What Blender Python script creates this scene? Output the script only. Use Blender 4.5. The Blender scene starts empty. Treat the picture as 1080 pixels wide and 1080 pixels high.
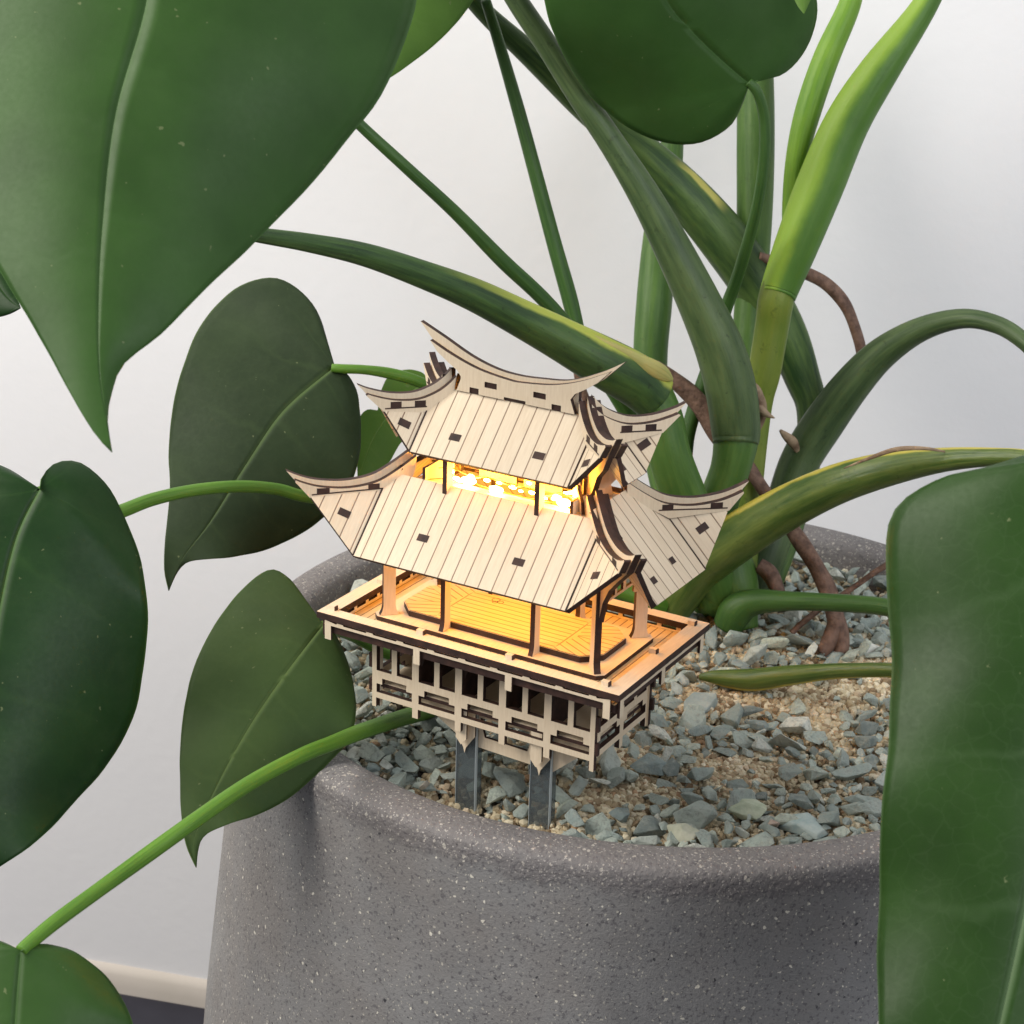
import bpy, bmesh, math, random
from mathutils import Vector, Matrix, noise, geometry
S = 0.01                                   # everything below is written in centimetres
sc = bpy.context.scene
COL = sc.collection
rnd = random.Random(7)

# ------------------------------------------------------------------ camera
F, PIT, YAW, ROLL = 2081.19, 0.36605, 0.52399, 0.02899
CAM = Vector((31.60786, -54.99626, 28.27144))
FWD = Vector((-math.sin(YAW)*math.cos(PIT), math.cos(YAW)*math.cos(PIT), -math.sin(PIT)))
_r = Vector((math.cos(YAW), math.sin(YAW), 0)); _u = _r.cross(FWD)
RT = math.cos(ROLL)*_r + math.sin(ROLL)*_u
UP = -math.sin(ROLL)*_r + math.cos(ROLL)*_u
cd = bpy.data.cameras.new('camera'); cam = bpy.data.objects.new('camera', cd); COL.objects.link(cam)
m = Matrix((RT, UP, -FWD)).transposed().to_4x4(); m.translation = CAM*S
cam.matrix_world = m
cd.sensor_width = 36; cd.lens = F/1080*36; cd.clip_start = 0.01; cd.clip_end = 50
cd.dof.use_dof = True; cd.dof.focus_distance = 0.70; cd.dof.aperture_fstop = 40
sc.camera = cam

# ------------------------------------------------------------------ light
w = bpy.data.worlds.new('World'); sc.world = w; w.use_nodes = True
bg = w.node_tree.nodes['Background']; bg.inputs[0].default_value = (0.88, 0.91, 1.0, 1); bg.inputs[1].default_value = 0.36
def area(name, loc, target, size, power, color):
    l = bpy.data.lights.new(name, 'AREA'); l.shape = 'RECTANGLE'; l.size = size[0]*S; l.size_y = size[1]*S
    l.energy = power; l.color = color
    o = bpy.data.objects.new(name, l); COL.objects.link(o); o.location = Vector(loc)*S
    d = (Vector(target)-Vector(loc)).normalized(); o.rotation_euler = d.to_track_quat('-Z', 'Y').to_euler()
    return o
area('window_light', (-70, -60, 80), (0, 10, -5), (85, 85), 22.0, (1.0, 0.945, 0.86))
area('room_light', (110, -40, 70), (5, 12, -2), (80, 80), 10.0, (0.95, 0.97, 1.0))
sc.view_settings.view_transform = 'Standard'; sc.view_settings.look = 'None'
sc.view_settings.exposure = 0.14; sc.view_settings.gamma = 1; sc.view_settings.use_curve_mapping = False
sc.render.engine = 'CYCLES'

# ------------------------------------------------------------------ materials
def mat(name):
    M = bpy.data.materials.new(name); M.use_nodes = True
    nt = M.node_tree; return M, nt, nt.nodes['Principled BSDF']
def node(nt, t, **k):
    n = nt.nodes.new(t)
    for a, b in k.items():
        if a.startswith('i_'): n.inputs[int(a[2:])].default_value = b
        else: setattr(n, a, b)
    return n
def L(nt, a, b): nt.links.new(a, b)
def coord(nt, kind='Object', scale=100.0, vec=None):
    tc = node(nt, 'ShaderNodeTexCoord'); mp = node(nt, 'ShaderNodeMapping')
    mp.inputs['Scale'].default_value = vec or (scale,)*3
    L(nt, tc.outputs[kind], mp.inputs[0]); return mp.outputs[0]
def ramp(nt, fac, stops):
    r = node(nt, 'ShaderNodeValToRGB'); e = r.color_ramp.elements
    while len(e) > len(stops): e.remove(e[-1])
    while len(e) < len(stops): e.new(1)
    for x, (p, c) in zip(e, stops): x.position = p; x.color = (*c, 1)
    L(nt, fac, r.inputs[0]); return r.outputs[0]
def mix(nt, fac, a, b, mode='MIX'):
    n = node(nt, 'ShaderNodeMix', data_type='RGBA', blend_type=mode)
    for s, v in ((0, fac), (6, a), (7, b)):
        if isinstance(v, bpy.types.NodeSocket): L(nt, v, n.inputs[s])
        elif s == 0: n.inputs[0].default_value = v
        else: n.inputs[s].default_value = (*v, 1)
    return n.outputs[2]
def mth(nt, op, a, b=0.0, c=0.0):
    n = node(nt, 'ShaderNodeMath', operation=op)
    for i, v in enumerate((a, b, c)):
        if isinstance(v, bpy.types.NodeSocket): L(nt, v, n.inputs[i])
        else: n.inputs[i].default_value = v
    return n.outputs[0]
def noi(nt, vec, scale, detail=3, rough=0.5):
    n = node(nt, 'ShaderNodeTexNoise'); n.inputs['Scale'].default_value = scale
    n.inputs['Detail'].default_value = detail; n.inputs['Roughness'].default_value = rough
    L(nt, vec, n.inputs['Vector']); return n.outputs[0]
def bump(nt, p, h, strength, dist):
    b = node(nt, 'ShaderNodeBump'); b.inputs['Strength'].default_value = strength; b.inputs['Distance'].default_value = dist*S
    L(nt, h, b.inputs['Height']); L(nt, b.outputs[0], p.inputs['Normal'])

def wood(name, lines=False, tint=(1, 1, 1), spacing=0.6, trans=0.0):
    M, nt, p = mat(name)
    uv = node(nt, 'ShaderNodeUVMap').outputs[0]
    mp = node(nt, 'ShaderNodeMapping'); mp.inputs['Scale'].default_value = (9, 0.9, 1); L(nt, uv, mp.inputs[0])
    g = noi(nt, mp.outputs[0], 1.6, 5, 0.6)
    g2 = noi(nt, uv, 0.5, 2)
    c = ramp(nt, g, [(0.25, (0.70*tint[0], 0.57*tint[1], 0.41*tint[2])), (0.75, (0.83*tint[0], 0.71*tint[1], 0.54*tint[2]))])
    c = mix(nt, mth(nt, 'MULTIPLY', g2, 0.35), c, (0.68*tint[0], 0.50*tint[1], 0.31*tint[2]))
    if lines:
        sx = node(nt, 'ShaderNodeSeparateXYZ'); L(nt, uv, sx.inputs[0])
        x = mth(nt, 'FRACT', mth(nt, 'DIVIDE', mth(nt, 'ADD', sx.outputs[0], 60.0+spacing/2), spacing))
        d = mth(nt, 'MULTIPLY', mth(nt, 'ABSOLUTE', mth(nt, 'SUBTRACT', x, 0.5)), spacing)
        mr = node(nt, 'ShaderNodeMapRange'); L(nt, d, mr.inputs[0])
        mr.inputs[1].default_value = 0.010; mr.inputs[2].default_value = 0.030; mr.inputs[3].default_value = 1; mr.inputs[4].default_value = 0
        f = mth(nt, 'MULTIPLY', mr.outputs[0], mth(nt, 'ADD', 0.55, mth(nt, 'MULTIPLY', g, 0.55)))
        c = mix(nt, f, c, (0.12, 0.045, 0.02))
        # each board a slightly different tone
        wn = node(nt, 'ShaderNodeTexWhiteNoise', noise_dimensions='1D')
        L(nt, mth(nt, 'FLOOR', mth(nt, 'DIVIDE', mth(nt, 'ADD', sx.outputs[0], 60.0), spacing)), wn.inputs[1])
        c = mix(nt, mth(nt, 'MULTIPLY', wn.outputs[0], 0.12), c, (0.52, 0.36, 0.2))
        bump(nt, p, mr.outputs[0], 0.5, -0.03)
    L(nt, c, p.inputs['Base Color']); p.inputs['Roughness'].default_value = 0.62
    return M
WOOD = wood('birch_plywood'); LINED = wood('birch_plywood_grooved', True, spacing=0.52)
FLOORW = wood('birch_floor_glow_tint', True, spacing=0.30, tint=(1, 0.90, 0.66))  # amber tint puts the LED glow into the floor colour
def burnt():
    M, nt, p = mat('burnt_plywood_edge')
    v = coord(nt)
    c = ramp(nt, noi(nt, v, 3.0, 4), [(0.3, (0.018, 0.007, 0.005)), (0.7, (0.058, 0.024, 0.016))])
    L(nt, c, p.inputs['Base Color']); p.inputs['Roughness'].default_value = 0.7
    return M
BURNT = burnt()

def leaf_mat(name, dark, lite, vein, rough=0.42, trans=0.25, vstr=1.0, nveins=6, mid=0.022):
    M, nt, p = mat(name)
    uv = node(nt, 'ShaderNodeUVMap').outputs[0]
    sx = node(nt, 'ShaderNodeSeparateXYZ'); L(nt, uv, sx.inputs[0])
    v = coord(nt)
    n1 = noi(nt, v, 0.35, 3); n2 = noi(nt, v, 6, 3)
    c = mix(nt, ramp(nt, n1, [(0.3, (0, 0, 0)), (0.7, (1, 1, 1))]), dark, lite)
    c = mix(nt, mth(nt, 'MULTIPLY', n2, 0.25), c, tuple(x*0.6 for x in dark))
    r = mth(nt, 'ABSOLUTE', sx.outputs[1])
    # midrib fades from the stalk to the tip
    mr = node(nt, 'ShaderNodeMapRange', interpolation_type='SMOOTHSTEP'); L(nt, r, mr.inputs[0])
    mr.inputs[1].default_value = mid*0.3; mr.inputs[2].default_value = mid*2.2; mr.inputs[3].default_value = 1; mr.inputs[4].default_value = 0
    fade = mth(nt, 'SUBTRACT', 1.05, mth(nt, 'MULTIPLY', sx.outputs[0], 0.75))
    midf = mth(nt, 'MULTIPLY', mth(nt, 'MULTIPLY', mr.outputs[0], fade), 0.8*vstr)
    # side veins: lines of constant first coordinate, bent by the second
    q = mth(nt, 'FRACT', mth(nt, 'MULTIPLY', mth(nt, 'ADD', sx.outputs[0], mth(nt, 'MULTIPLY', mth(nt, 'ADD', n1, -0.5), 0.10)), float(nveins)))
    d = mth(nt, 'ABSOLUTE', mth(nt, 'SUBTRACT', q, 0.5))
    m2 = node(nt, 'ShaderNodeMapRange', interpolation_type='SMOOTHSTEP'); L(nt, d, m2.inputs[0])
    m2.inputs[1].default_value = 0.0; m2.inputs[2].default_value = 0.07; m2.inputs[3].default_value = 1; m2.inputs[4].default_value = 0
    edge = mth(nt, 'SUBTRACT', 1.0, r)
    sv = mth(nt, 'MULTIPLY', mth(nt, 'MULTIPLY', m2.outputs[0], edge), 0.10*vstr)
    c = mix(nt, mth(nt, 'MAXIMUM', midf, sv), c, vein)
    # net of fine veins, dust and small blemishes
    vo = node(nt, 'ShaderNodeTexVoronoi', feature='DISTANCE_TO_EDGE'); vo.inputs['Scale'].default_value = 1.6
    wn_ = node(nt, 'ShaderNodeTexNoise'); wn_.inputs['Scale'].default_value = 1.2; L(nt, v, wn_.inputs['Vector'])
    wv_ = node(nt, 'ShaderNodeVectorMath', operation='MULTIPLY_ADD'); L(nt, wn_.outputs['Color'], wv_.inputs[0]); wv_.inputs[1].default_value = (0.9,)*3; L(nt, v, wv_.inputs[2])
    L(nt, wv_.outputs[0], vo.inputs['Vector'])
    fine = ramp(nt, vo.outputs['Distance'], [(0.0, (1, 1, 1)), (0.055, (0, 0, 0))])
    c = mix(nt, mth(nt, 'MULTIPLY', fine, 0.035*vstr), c, vein)
    c = mix(nt, mth(nt, 'MULTIPLY', ramp(nt, noi(nt, v, 0.9, 6, 0.7), [(0.45, (0, 0, 0)), (0.75, (1, 1, 1))]), 0.06), c, (0.13, 0.17, 0.09))
    c = mix(nt, mth(nt, 'MULTIPLY', ramp(nt, noi(nt, v, 3.7, 2, 0.5), [(0.735, (0, 0, 0)), (0.76, (1, 1, 1))]), 0.45), c, (0.22, 0.25, 0.12))
    # thin pale rim
    m3 = node(nt, 'ShaderNodeMapRange'); L(nt, r, m3.inputs[0])
    m3.inputs[1].default_value = 0.985; m3.inputs[2].default_value = 1.0; m3.inputs[3].default_value = 0; m3.inputs[4].default_value = 0.5
    c = mix(nt, m3.outputs[0], c, vein)
    L(nt, c, p.inputs['Base Color'])
    p.inputs['Roughness'].default_value = rough
    L(nt, mth(nt, 'ADD', rough-0.08, mth(nt, 'MULTIPLY', n2, 0.16)), p.inputs['Roughness'])
    p.inputs['Specular IOR Level'].default_value = 0.16
    h = mth(nt, 'ADD', mth(nt, 'MULTIPLY', m2.outputs[0], -0.12), mth(nt, 'ADD', mth(nt, 'MULTIPLY', n2, 0.12), mth(nt, 'MULTIPLY', mr.outputs[0], 0.08)))
    bump(nt, p, h, 0.3, 0.06)
    tr = node(nt, 'ShaderNodeBsdfTranslucent'); L(nt, mix(nt, 0.5, c, (0.12, 0.30, 0.02)), tr.inputs[0])
    ms = node(nt, 'ShaderNodeMixShader'); ms.inputs[0].default_value = trans
    L(nt, p.outputs[0], ms.inputs[1]); L(nt, tr.outputs[0], ms.inputs[2])
    out = [n for n in nt.nodes if n.type == 'OUTPUT_MATERIAL'][0]; L(nt, ms.outputs[0], out.inputs[0])
    return M

def stem_mat(name, a, b, stripe=None, sc_u=0.5, sw=0.12, streak=0.5, spots=0.0, rough=0.50, sv=None):
    """a, b: two greens streaked along the stem; stripe: colour of a strip running along it at u = sc_u"""
    M, nt, p = mat(name)
    uv = node(nt, 'ShaderNodeUVMap').outputs[0]
    mp = node(nt, 'ShaderNodeMapping'); mp.inputs['Scale'].default_value = (14, 0.28, 1); L(nt, uv, mp.inputs[0])
    g = noi(nt, mp.outputs[0], 1.0, 4, 0.6)
    v = coord(nt); n1 = noi(nt, v, 0.5, 3); n2 = noi(nt, v, 5, 3)
    c = mix(nt, ramp(nt, mix(nt, streak, n1, g), [(0.38, (0, 0, 0)), (0.62, (1, 1, 1))]), a, b)
    if spots:
        c = mix(nt, mth(nt, 'MULTIPLY', ramp(nt, noi(nt, v, 2.3, 5, 0.7), [(0.60, (0, 0, 0)), (0.68, (1, 1, 1))]), spots), c, tuple(x*0.35 for x in a))
    if stripe:
        sx = node(nt, 'ShaderNodeSeparateXYZ'); L(nt, uv, sx.inputs[0])
        d = mth(nt, 'ABSOLUTE', mth(nt, 'SUBTRACT', mth(nt, 'ADD', sx.outputs[0], mth(nt, 'MULTIPLY', mth(nt, 'SUBTRACT', n1, 0.5), 0.10)), sc_u))
        mr = node(nt, 'ShaderNodeMapRange', interpolation_type='SMOOTHSTEP'); L(nt, d, mr.inputs[0])
        mr.inputs[1].default_value = sw*0.5; mr.inputs[2].default_value = sw; mr.inputs[3].default_value = 1; mr.inputs[4].default_value = 0
        f = mr.outputs[0]
        if sv:
            m4 = node(nt, 'ShaderNodeMapRange', interpolation_type='SMOOTHSTEP'); L(nt, sx.outputs[1], m4.inputs[0])
            m4.inputs[1].default_value = sv[0]; m4.inputs[2].default_value = sv[1]; m4.inputs[3].default_value = 0; m4.inputs[4].default_value = 1
            f = mth(nt, 'MULTIPLY', f, m4.outputs[0])
            if len(sv) > 2:
                m5 = node(nt, 'ShaderNodeMapRange', interpolation_type='SMOOTHSTEP'); L(nt, sx.outputs[1], m5.inputs[0])
                m5.inputs[1].default_value = sv[2]; m5.inputs[2].default_value = sv[3]; m5.inputs[3].default_value = 1; m5.inputs[4].default_value = 0
                f = mth(nt, 'MULTIPLY', f, m5.outputs[0])
        c = mix(nt, f, c, stripe)
    L(nt, c, p.inputs['Base Color']); p.inputs['Roughness'].default_value = rough
    p.inputs['Specular IOR Level'].default_value = 0.32; p.inputs['Subsurface Weight'].default_value = 0.12; p.inputs['Subsurface Radius'].default_value = (0.6, 1, 0.2); p.inputs['Subsurface Scale'].default_value = 0.003
    bump(nt, p, mth(nt, 'ADD', g, mth(nt, 'MULTIPLY', n2, 0.3)), 0.6, 0.06)
    return M

def pot_mat():
    M, nt, p = mat('grey_terrazzo')
    v = coord(nt)
    c = ramp(nt, noi(nt, v, 0.35, 5, 0.6), [(0.3, (0.155, 0.156, 0.157)), (0.7, (0.250, 0.248, 0.245))])
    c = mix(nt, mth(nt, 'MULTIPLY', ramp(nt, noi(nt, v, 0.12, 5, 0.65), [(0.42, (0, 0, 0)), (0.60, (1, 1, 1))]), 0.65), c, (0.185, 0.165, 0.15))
    c = mix(nt, mth(nt, 'MULTIPLY', noi(nt, v, 14, 3, 0.7), 0.55), c, (0.26, 0.25, 0.245))
    c = mix(nt, ramp(nt, noi(nt, v, 7.0, 2, 0.6), [(0.56, (0, 0, 0)), (0.66, (0.6,)*3)]), c, (0.06, 0.055, 0.065))
    wv = node(nt, 'ShaderNodeTexNoise'); wv.inputs['Scale'].default_value = 5.0; wv.inputs['Detail'].default_value = 3; L(nt, v, wv.inputs['Vector'])
    wa = node(nt, 'ShaderNodeVectorMath', operation='MULTIPLY_ADD'); L(nt, wv.outputs['Color'], wa.inputs[0]); wa.inputs[1].default_value = (0.22,)*3; L(nt, v, wa.inputs[2]); vd = wa.outputs[0]
    def specks(scale, size, col, c, amt, thr):
        vo = node(nt, 'ShaderNodeTexVoronoi'); vo.inputs['Scale'].default_value = scale; L(nt, vd, vo.inputs['Vector'])
        # only some cells hold a grain, and each has its own size
        keep = mth(nt, 'GREATER_THAN', vo.outputs['Color'], thr)
        sx = node(nt, 'ShaderNodeSeparateColor'); L(nt, vo.outputs['Color'], sx.inputs[0])
        keep = mth(nt, 'GREATER_THAN', sx.outputs[0], thr)
        rad = mth(nt, 'MULTIPLY', sx.outputs[1], size)
        ins = mth(nt, 'LESS_THAN', vo.outputs['Distance'], rad)
        f = mth(nt, 'MULTIPLY', mth(nt, 'MULTIPLY', ins, keep), amt)
        return mix(nt, f, c, col), f
    c, f0 = specks(8.5, 0.34, (0.50, 0.47, 0.40), c, 0.75, 0.50)
    c, f1 = specks(3.6, 0.24, (0.72, 0.68, 0.58), c, 0.9, 0.72)
    c, f2 = specks(2.8, 0.17, (0.035, 0.035, 0.04), c, 0.9, 0.72)
    # rim: coarser aggregate showing
    g = node(nt, 'ShaderNodeNewGeometry'); tc = node(nt, 'ShaderNodeTexCoord')
    sz = node(nt, 'ShaderNodeSeparateXYZ'); L(nt, tc.outputs['Object'], sz.inputs[0])
    rim = node(nt, 'ShaderNodeMapRange', interpolation_type='SMOOTHSTEP'); L(nt, mth(nt, 'ADD', sz.outputs[2], mth(nt, 'MULTIPLY', noi(nt, v, 0.6, 3), 0.016)), rim.inputs[0])
    zt = 0.0
    rim.inputs[1].default_value = 0.3655+0.006; rim.inputs[2].default_value = 0.3715+0.006; rim.inputs[3].default_value = 0; rim.inputs[4].default_value = 1
    c2 = mix(nt, 0.45, c, (0.115, 0.098, 0.100))
    c2, f3 = specks(5.5, 0.36, (0.46, 0.42, 0.37), c2, 0.75, 0.5)
    c2, f4 = specks(11.0, 0.40, (0.42, 0.39, 0.36), c2, 0.8, 0.40)
    c = mix(nt, rim.outputs[0], c, c2)
    L(nt, c, p.inputs['Base Color']); p.inputs['Roughness'].default_value = 0.68
    h = mth(nt, 'ADD', mth(nt, 'MULTIPLY', noi(nt, v, 9, 4, 0.7), 0.6), mth(nt, 'MULTIPLY', f2, -1.2))
    h = mth(nt, 'ADD', h, mth(nt, 'MULTIPLY', mth(nt, 'MULTIPLY', rim.outputs[0], noi(nt, v, 5, 3)), 1.3))
    bump(nt, p, h, 0.6, 0.10)
    return M

def stone_mat():
    M, nt, p = mat('slate_green_stone')
    oi = node(nt, 'ShaderNodeObjectInfo'); g = node(nt, 'ShaderNodeNewGeometry')
    rr = mth(nt, 'FRACT', mth(nt, 'ADD', oi.outputs['Random'], g.outputs['Random Per Island']))
    v = coord(nt)
    base = ramp(nt, rr, [(0.0, (0.17, 0.205, 0.195)), (0.2, (0.31, 0.37, 0.34)), (0.4, (0.44, 0.51, 0.455)), (0.55, (0.24, 0.30, 0.295)), (0.7, (0.54, 0.60, 0.50)), (0.85, (0.36, 0.42, 0.39)), (1.0, (0.76, 0.77, 0.68))])
    ov = node(nt, 'ShaderNodeVectorMath', operation='ADD'); L(nt, v, ov.inputs[0]); L(nt, oi.outputs['Random'], ov.inputs[1])
    n = noi(nt, ov.outputs[0], 2.2, 6, 0.65)
    c = mix(nt, mth(nt, 'MULTIPLY', ramp(nt, n, [(0.42, (0, 0, 0)), (0.60, (1, 1, 1))]), 0.5), base, (0.44, 0.46, 0.40))
    c = mix(nt, mth(nt, 'MULTIPLY', ramp(nt, noi(nt, ov.outputs[0], 4.5, 5, 0.7), [(0.5, (0, 0, 0)), (0.7, (1, 1, 1))]), 0.5), c, (0.10, 0.125, 0.125))
    L(nt, c, p.inputs['Base Color']); p.inputs['Roughness'].default_value = 0.8
    bump(nt, p, noi(nt, ov.outputs[0], 5, 6, 0.75), 0.9, 0.14)
    return M
def grain_mat():
    M, nt, p = mat('tan_pumice_grain')
    g = node(nt, 'ShaderNodeNewGeometry')
    c = ramp(nt, g.outputs['Random Per Island'], [(0.0, (0.20, 0.13, 0.07)), (0.3, (0.40, 0.32, 0.20)), (0.6, (0.54, 0.46, 0.31)), (0.85, (0.68, 0.62, 0.47)), (1.0, (0.36, 0.22, 0.12))])
    L(nt, c, p.inputs['Base Color']); p.inputs['Roughness'].default_value = 0.85
    bump(nt, p, noi(nt, coord(nt), 14, 3), 0.4, 0.03)
    return M
def simple(name, col, rough=0.6, nscale=0, ncol=None, bmp=0, bs=4, stretch=None):
    M, nt, p = mat(name)
    if nscale:
        v = coord(nt, vec=stretch)
        L(nt, mix(nt, ramp(nt, noi(nt, v, nscale, 5, 0.6), [(0.35, (0, 0, 0)), (0.65, (1, 1, 1))]), col, ncol), p.inputs['Base Color'])
    else: p.inputs['Base Color'].default_value = (*col, 1)
    if bmp: bump(nt, p, noi(nt, coord(nt), bs, 4, 0.6), bmp, 0.06)
    p.inputs['Roughness'].default_value = rough
    return M
WALLM = simple('white_plaster', (0.755, 0.757, 0.775), 0.75, 0.05, (0.775, 0.775, 0.79), 0.32, 1.5)
FLOORM = simple('dark_navy_floor', (0.014, 0.014, 0.024), 0.7, 0.3, (0.020, 0.020, 0.032))
SKIRT = simple('skirting_light_tint', (0.50, 0.455, 0.40), 0.7, 0.2, (0.54, 0.49, 0.44))  # beige cast of the lighting put into the skirting colour
SOIL = simple('dark_gravel_underlayer', (0.035, 0.030, 0.026), 0.9, 3, (0.12, 0.09, 0.06), 0.9, 5)
ROOTM = simple('brown_aerial_root', (0.075, 0.038, 0.024), 0.7, 2.5, (0.20, 0.115, 0.08), 0.8, 7)
HUSK = simple('dry_brown_sheath', (0.12, 0.07, 0.04), 0.7, 1.5, (0.33, 0.24, 0.15), 0.6, 6)

# ------------------------------------------------------------------ helpers
def thing(name, loc, label, cat, group=None):
    o = bpy.data.objects.new(name, None); COL.objects.link(o); o.location = Vector(loc)*S
    o.empty_display_size = 0.01; o['label'] = label; o['category'] = cat
    if group: o['group'] = group
    return o
def wloc(o):
    v = Vector(o.location)
    while o.parent: o = o.parent; v += Vector(o.location)
    return v
def link(name, bm, mats, parent=None, smooth=False, loc=None):
    """bm vertices in world centimetres; the object origin sits at its parent's origin, or at loc"""
    off = wloc(parent) if parent else (Vector(loc)*S if loc is not None else Vector((0, 0, 0)))
    for v in bm.verts: v.co = v.co*S - off
    me = bpy.data.meshes.new(name); bm.to_mesh(me); bm.free()
    for x in (mats if isinstance(mats, (list, tuple)) else [mats]): me.materials.append(x)
    if smooth:
        for p in me.polygons: p.use_smooth = True
    o = bpy.data.objects.new(name, me); COL.objects.link(o)
    if parent: o.parent = parent
    elif loc is not None: o.location = off
    return o
def newbm():
    bm = bmesh.new(); bm.loops.layers.uv.new('UVMap'); return bm
def box(bm, lo, hi, mi=0, rot=None, c=None):
    lo, hi = Vector(lo), Vector(hi); uv = bm.loops.layers.uv.verify()
    vs = []
    for k in range(8):
        p = Vector((hi.x if k & 1 else lo.x, hi.y if k & 2 else lo.y, hi.z if k & 4 else lo.z))
        if rot: p = Vector(c)+rot@(p-Vector(c))
        vs.append(bm.verts.new(p))
    for f in ((0, 2, 3, 1), (4, 5, 7, 6), (0, 1, 5, 4), (2, 6, 7, 3), (0, 4, 6, 2), (1, 3, 7, 5)):
        fc = bm.faces.new([vs[i] for i in f]); fc.material_index = mi
        for l in fc.loops: l[uv].uv = (l.vert.co.x+l.vert.co.z*0.3, l.vert.co.y+l.vert.co.z)
def plate(bm, poly, o, U, V, t, holes=(), mf=0, ms=1, uvrot=0.0, uvoff=(0, 0)):
    """flat sheet cut to poly (2-D, cm) with its front on the plane o,U,V and thickness t behind it"""
    o, U, V = Vector(o), Vector(U).normalized(), Vector(V).normalized(); N = U.cross(V)
    uv = bm.loops.layers.uv.verify()
    loops = [list(poly)]+[list(h) for h in holes]
    def ar(l): return sum(l[i][0]*l[(i+1) % len(l)][1]-l[(i+1) % len(l)][0]*l[i][1] for i in range(len(l)))
    if ar(loops[0]) < 0: loops[0].reverse()
    for h in loops[1:]:
        if ar(h) > 0: h.reverse()
    flat = [p for l in loops for p in l]
    tris = geometry.tessellate_polygon([[Vector((x, y, 0)) for x, y in l] for l in loops])
    top = [bm.verts.new(o+U*x+V*y) for x, y in flat]; bot = [bm.verts.new(o+U*x+V*y-N*t) for x, y in flat]
    cs, sn = math.cos(uvrot), math.sin(uvrot)
    def setuv(f, d):
        for l in f.loops:
            x, y = d[l.vert]; l[uv].uv = (cs*x+sn*y+uvoff[0], -sn*x+cs*y+uvoff[1])
    dt = {v: p for v, p in zip(top, flat)}; dt.update({v: p for v, p in zip(bot, flat)})
    for a, b, c in tris:
        A, B, C_ = flat[a], flat[b], flat[c]
        s = (B[0]-A[0])*(C_[1]-A[1])-(C_[0]-A[0])*(B[1]-A[1])
        if abs(s) < 1e-9: continue
        if s < 0: b, c = c, b
        try:
            f = bm.faces.new((top[a], top[b], top[c])); f.material_index = mf; setuv(f, dt)
            f = bm.faces.new((bot[a], bot[c], bot[b])); f.material_index = mf; setuv(f, dt)
        except ValueError: pass
    k = 0
    for l in loops:
        n = len(l)
        for i in range(n):
            a, b = k+i, k+(i+1) % n
            try:
                f = bm.faces.new((top[b], top[a], bot[a], bot[b])); f.material_index = ms; setuv(f, dt)
            except ValueError: pass
        k += n
def cells(bm, us, vs, fill, o, U, V, t, mf=0, ms=1):
    """a sheet made of the filled cells of a grid (lattice work), with side walls round every opening"""
    o, U, V = Vector(o), Vector(U).normalized(), Vector(V).normalized(); N = U.cross(V); uv = bm.loops.layers.uv.verify()
    nu, nv = len(us)-1, len(vs)-1
    def q(ps, mi, uvs=None):
        f = bm.faces.new([bm.verts.new(p) for p in ps]); f.material_index = mi
        for l, c in zip(f.loops, uvs or [(p.x, p.z) for p in ps]): l[uv].uv = c
    def P(i, j, k): return o+U*us[i]+V*vs[j]-N*(t*k)
    F_ = lambda i, j: 0 <= i < nu and 0 <= j < nv and fill[j][i]
    for j in range(nv):
        for i in range(nu):
            if not F_(i, j): continue
            uvs = [(us[i], vs[j]), (us[i+1], vs[j]), (us[i+1], vs[j+1]), (us[i], vs[j+1])]
            q([P(i, j, 0), P(i+1, j, 0), P(i+1, j+1, 0), P(i, j+1, 0)], mf, uvs)
            q([P(i, j, 1), P(i, j+1, 1), P(i+1, j+1, 1), P(i+1, j, 1)], mf)
            if not F_(i-1, j): q([P(i, j, 0), P(i, j+1, 0), P(i, j+1, 1), P(i, j, 1)], ms)
            if not F_(i+1, j): q([P(i+1, j, 0), P(i+1, j, 1), P(i+1, j+1, 1), P(i+1, j+1, 0)], ms)
            if not F_(i, j-1): q([P(i, j, 0), P(i, j, 1), P(i+1, j, 1), P(i+1, j, 0)], ms)
            if not F_(i, j+1): q([P(i, j+1, 0), P(i+1, j+1, 0), P(i+1, j+1, 1), P(i, j+1, 1)], ms)
def cr(pts, n=8):
    """Catmull-Rom through pts (tuples of any length)"""
    P = [pts[0]]+list(pts)+[pts[-1]]; out = []
    for i in range(1, len(P)-2):
        for k in range(n):
            t = k/n; out.append(tuple(0.5*(2*b+(c-a)*t+(2*a-5*b+4*c-d)*t*t+(3*b-a-3*c+d)*t**3) for a, b, c, d in zip(P[i-1], P[i], P[i+1], P[i+2])))
    out.append(tuple(pts[-1])); return out
def at(x, y, D):
    """point seen in direction (x, y) of the photograph, D cm away"""
    return CAM+(FWD+(x-540)/F*RT-(y-540)/F*UP)*D
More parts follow.
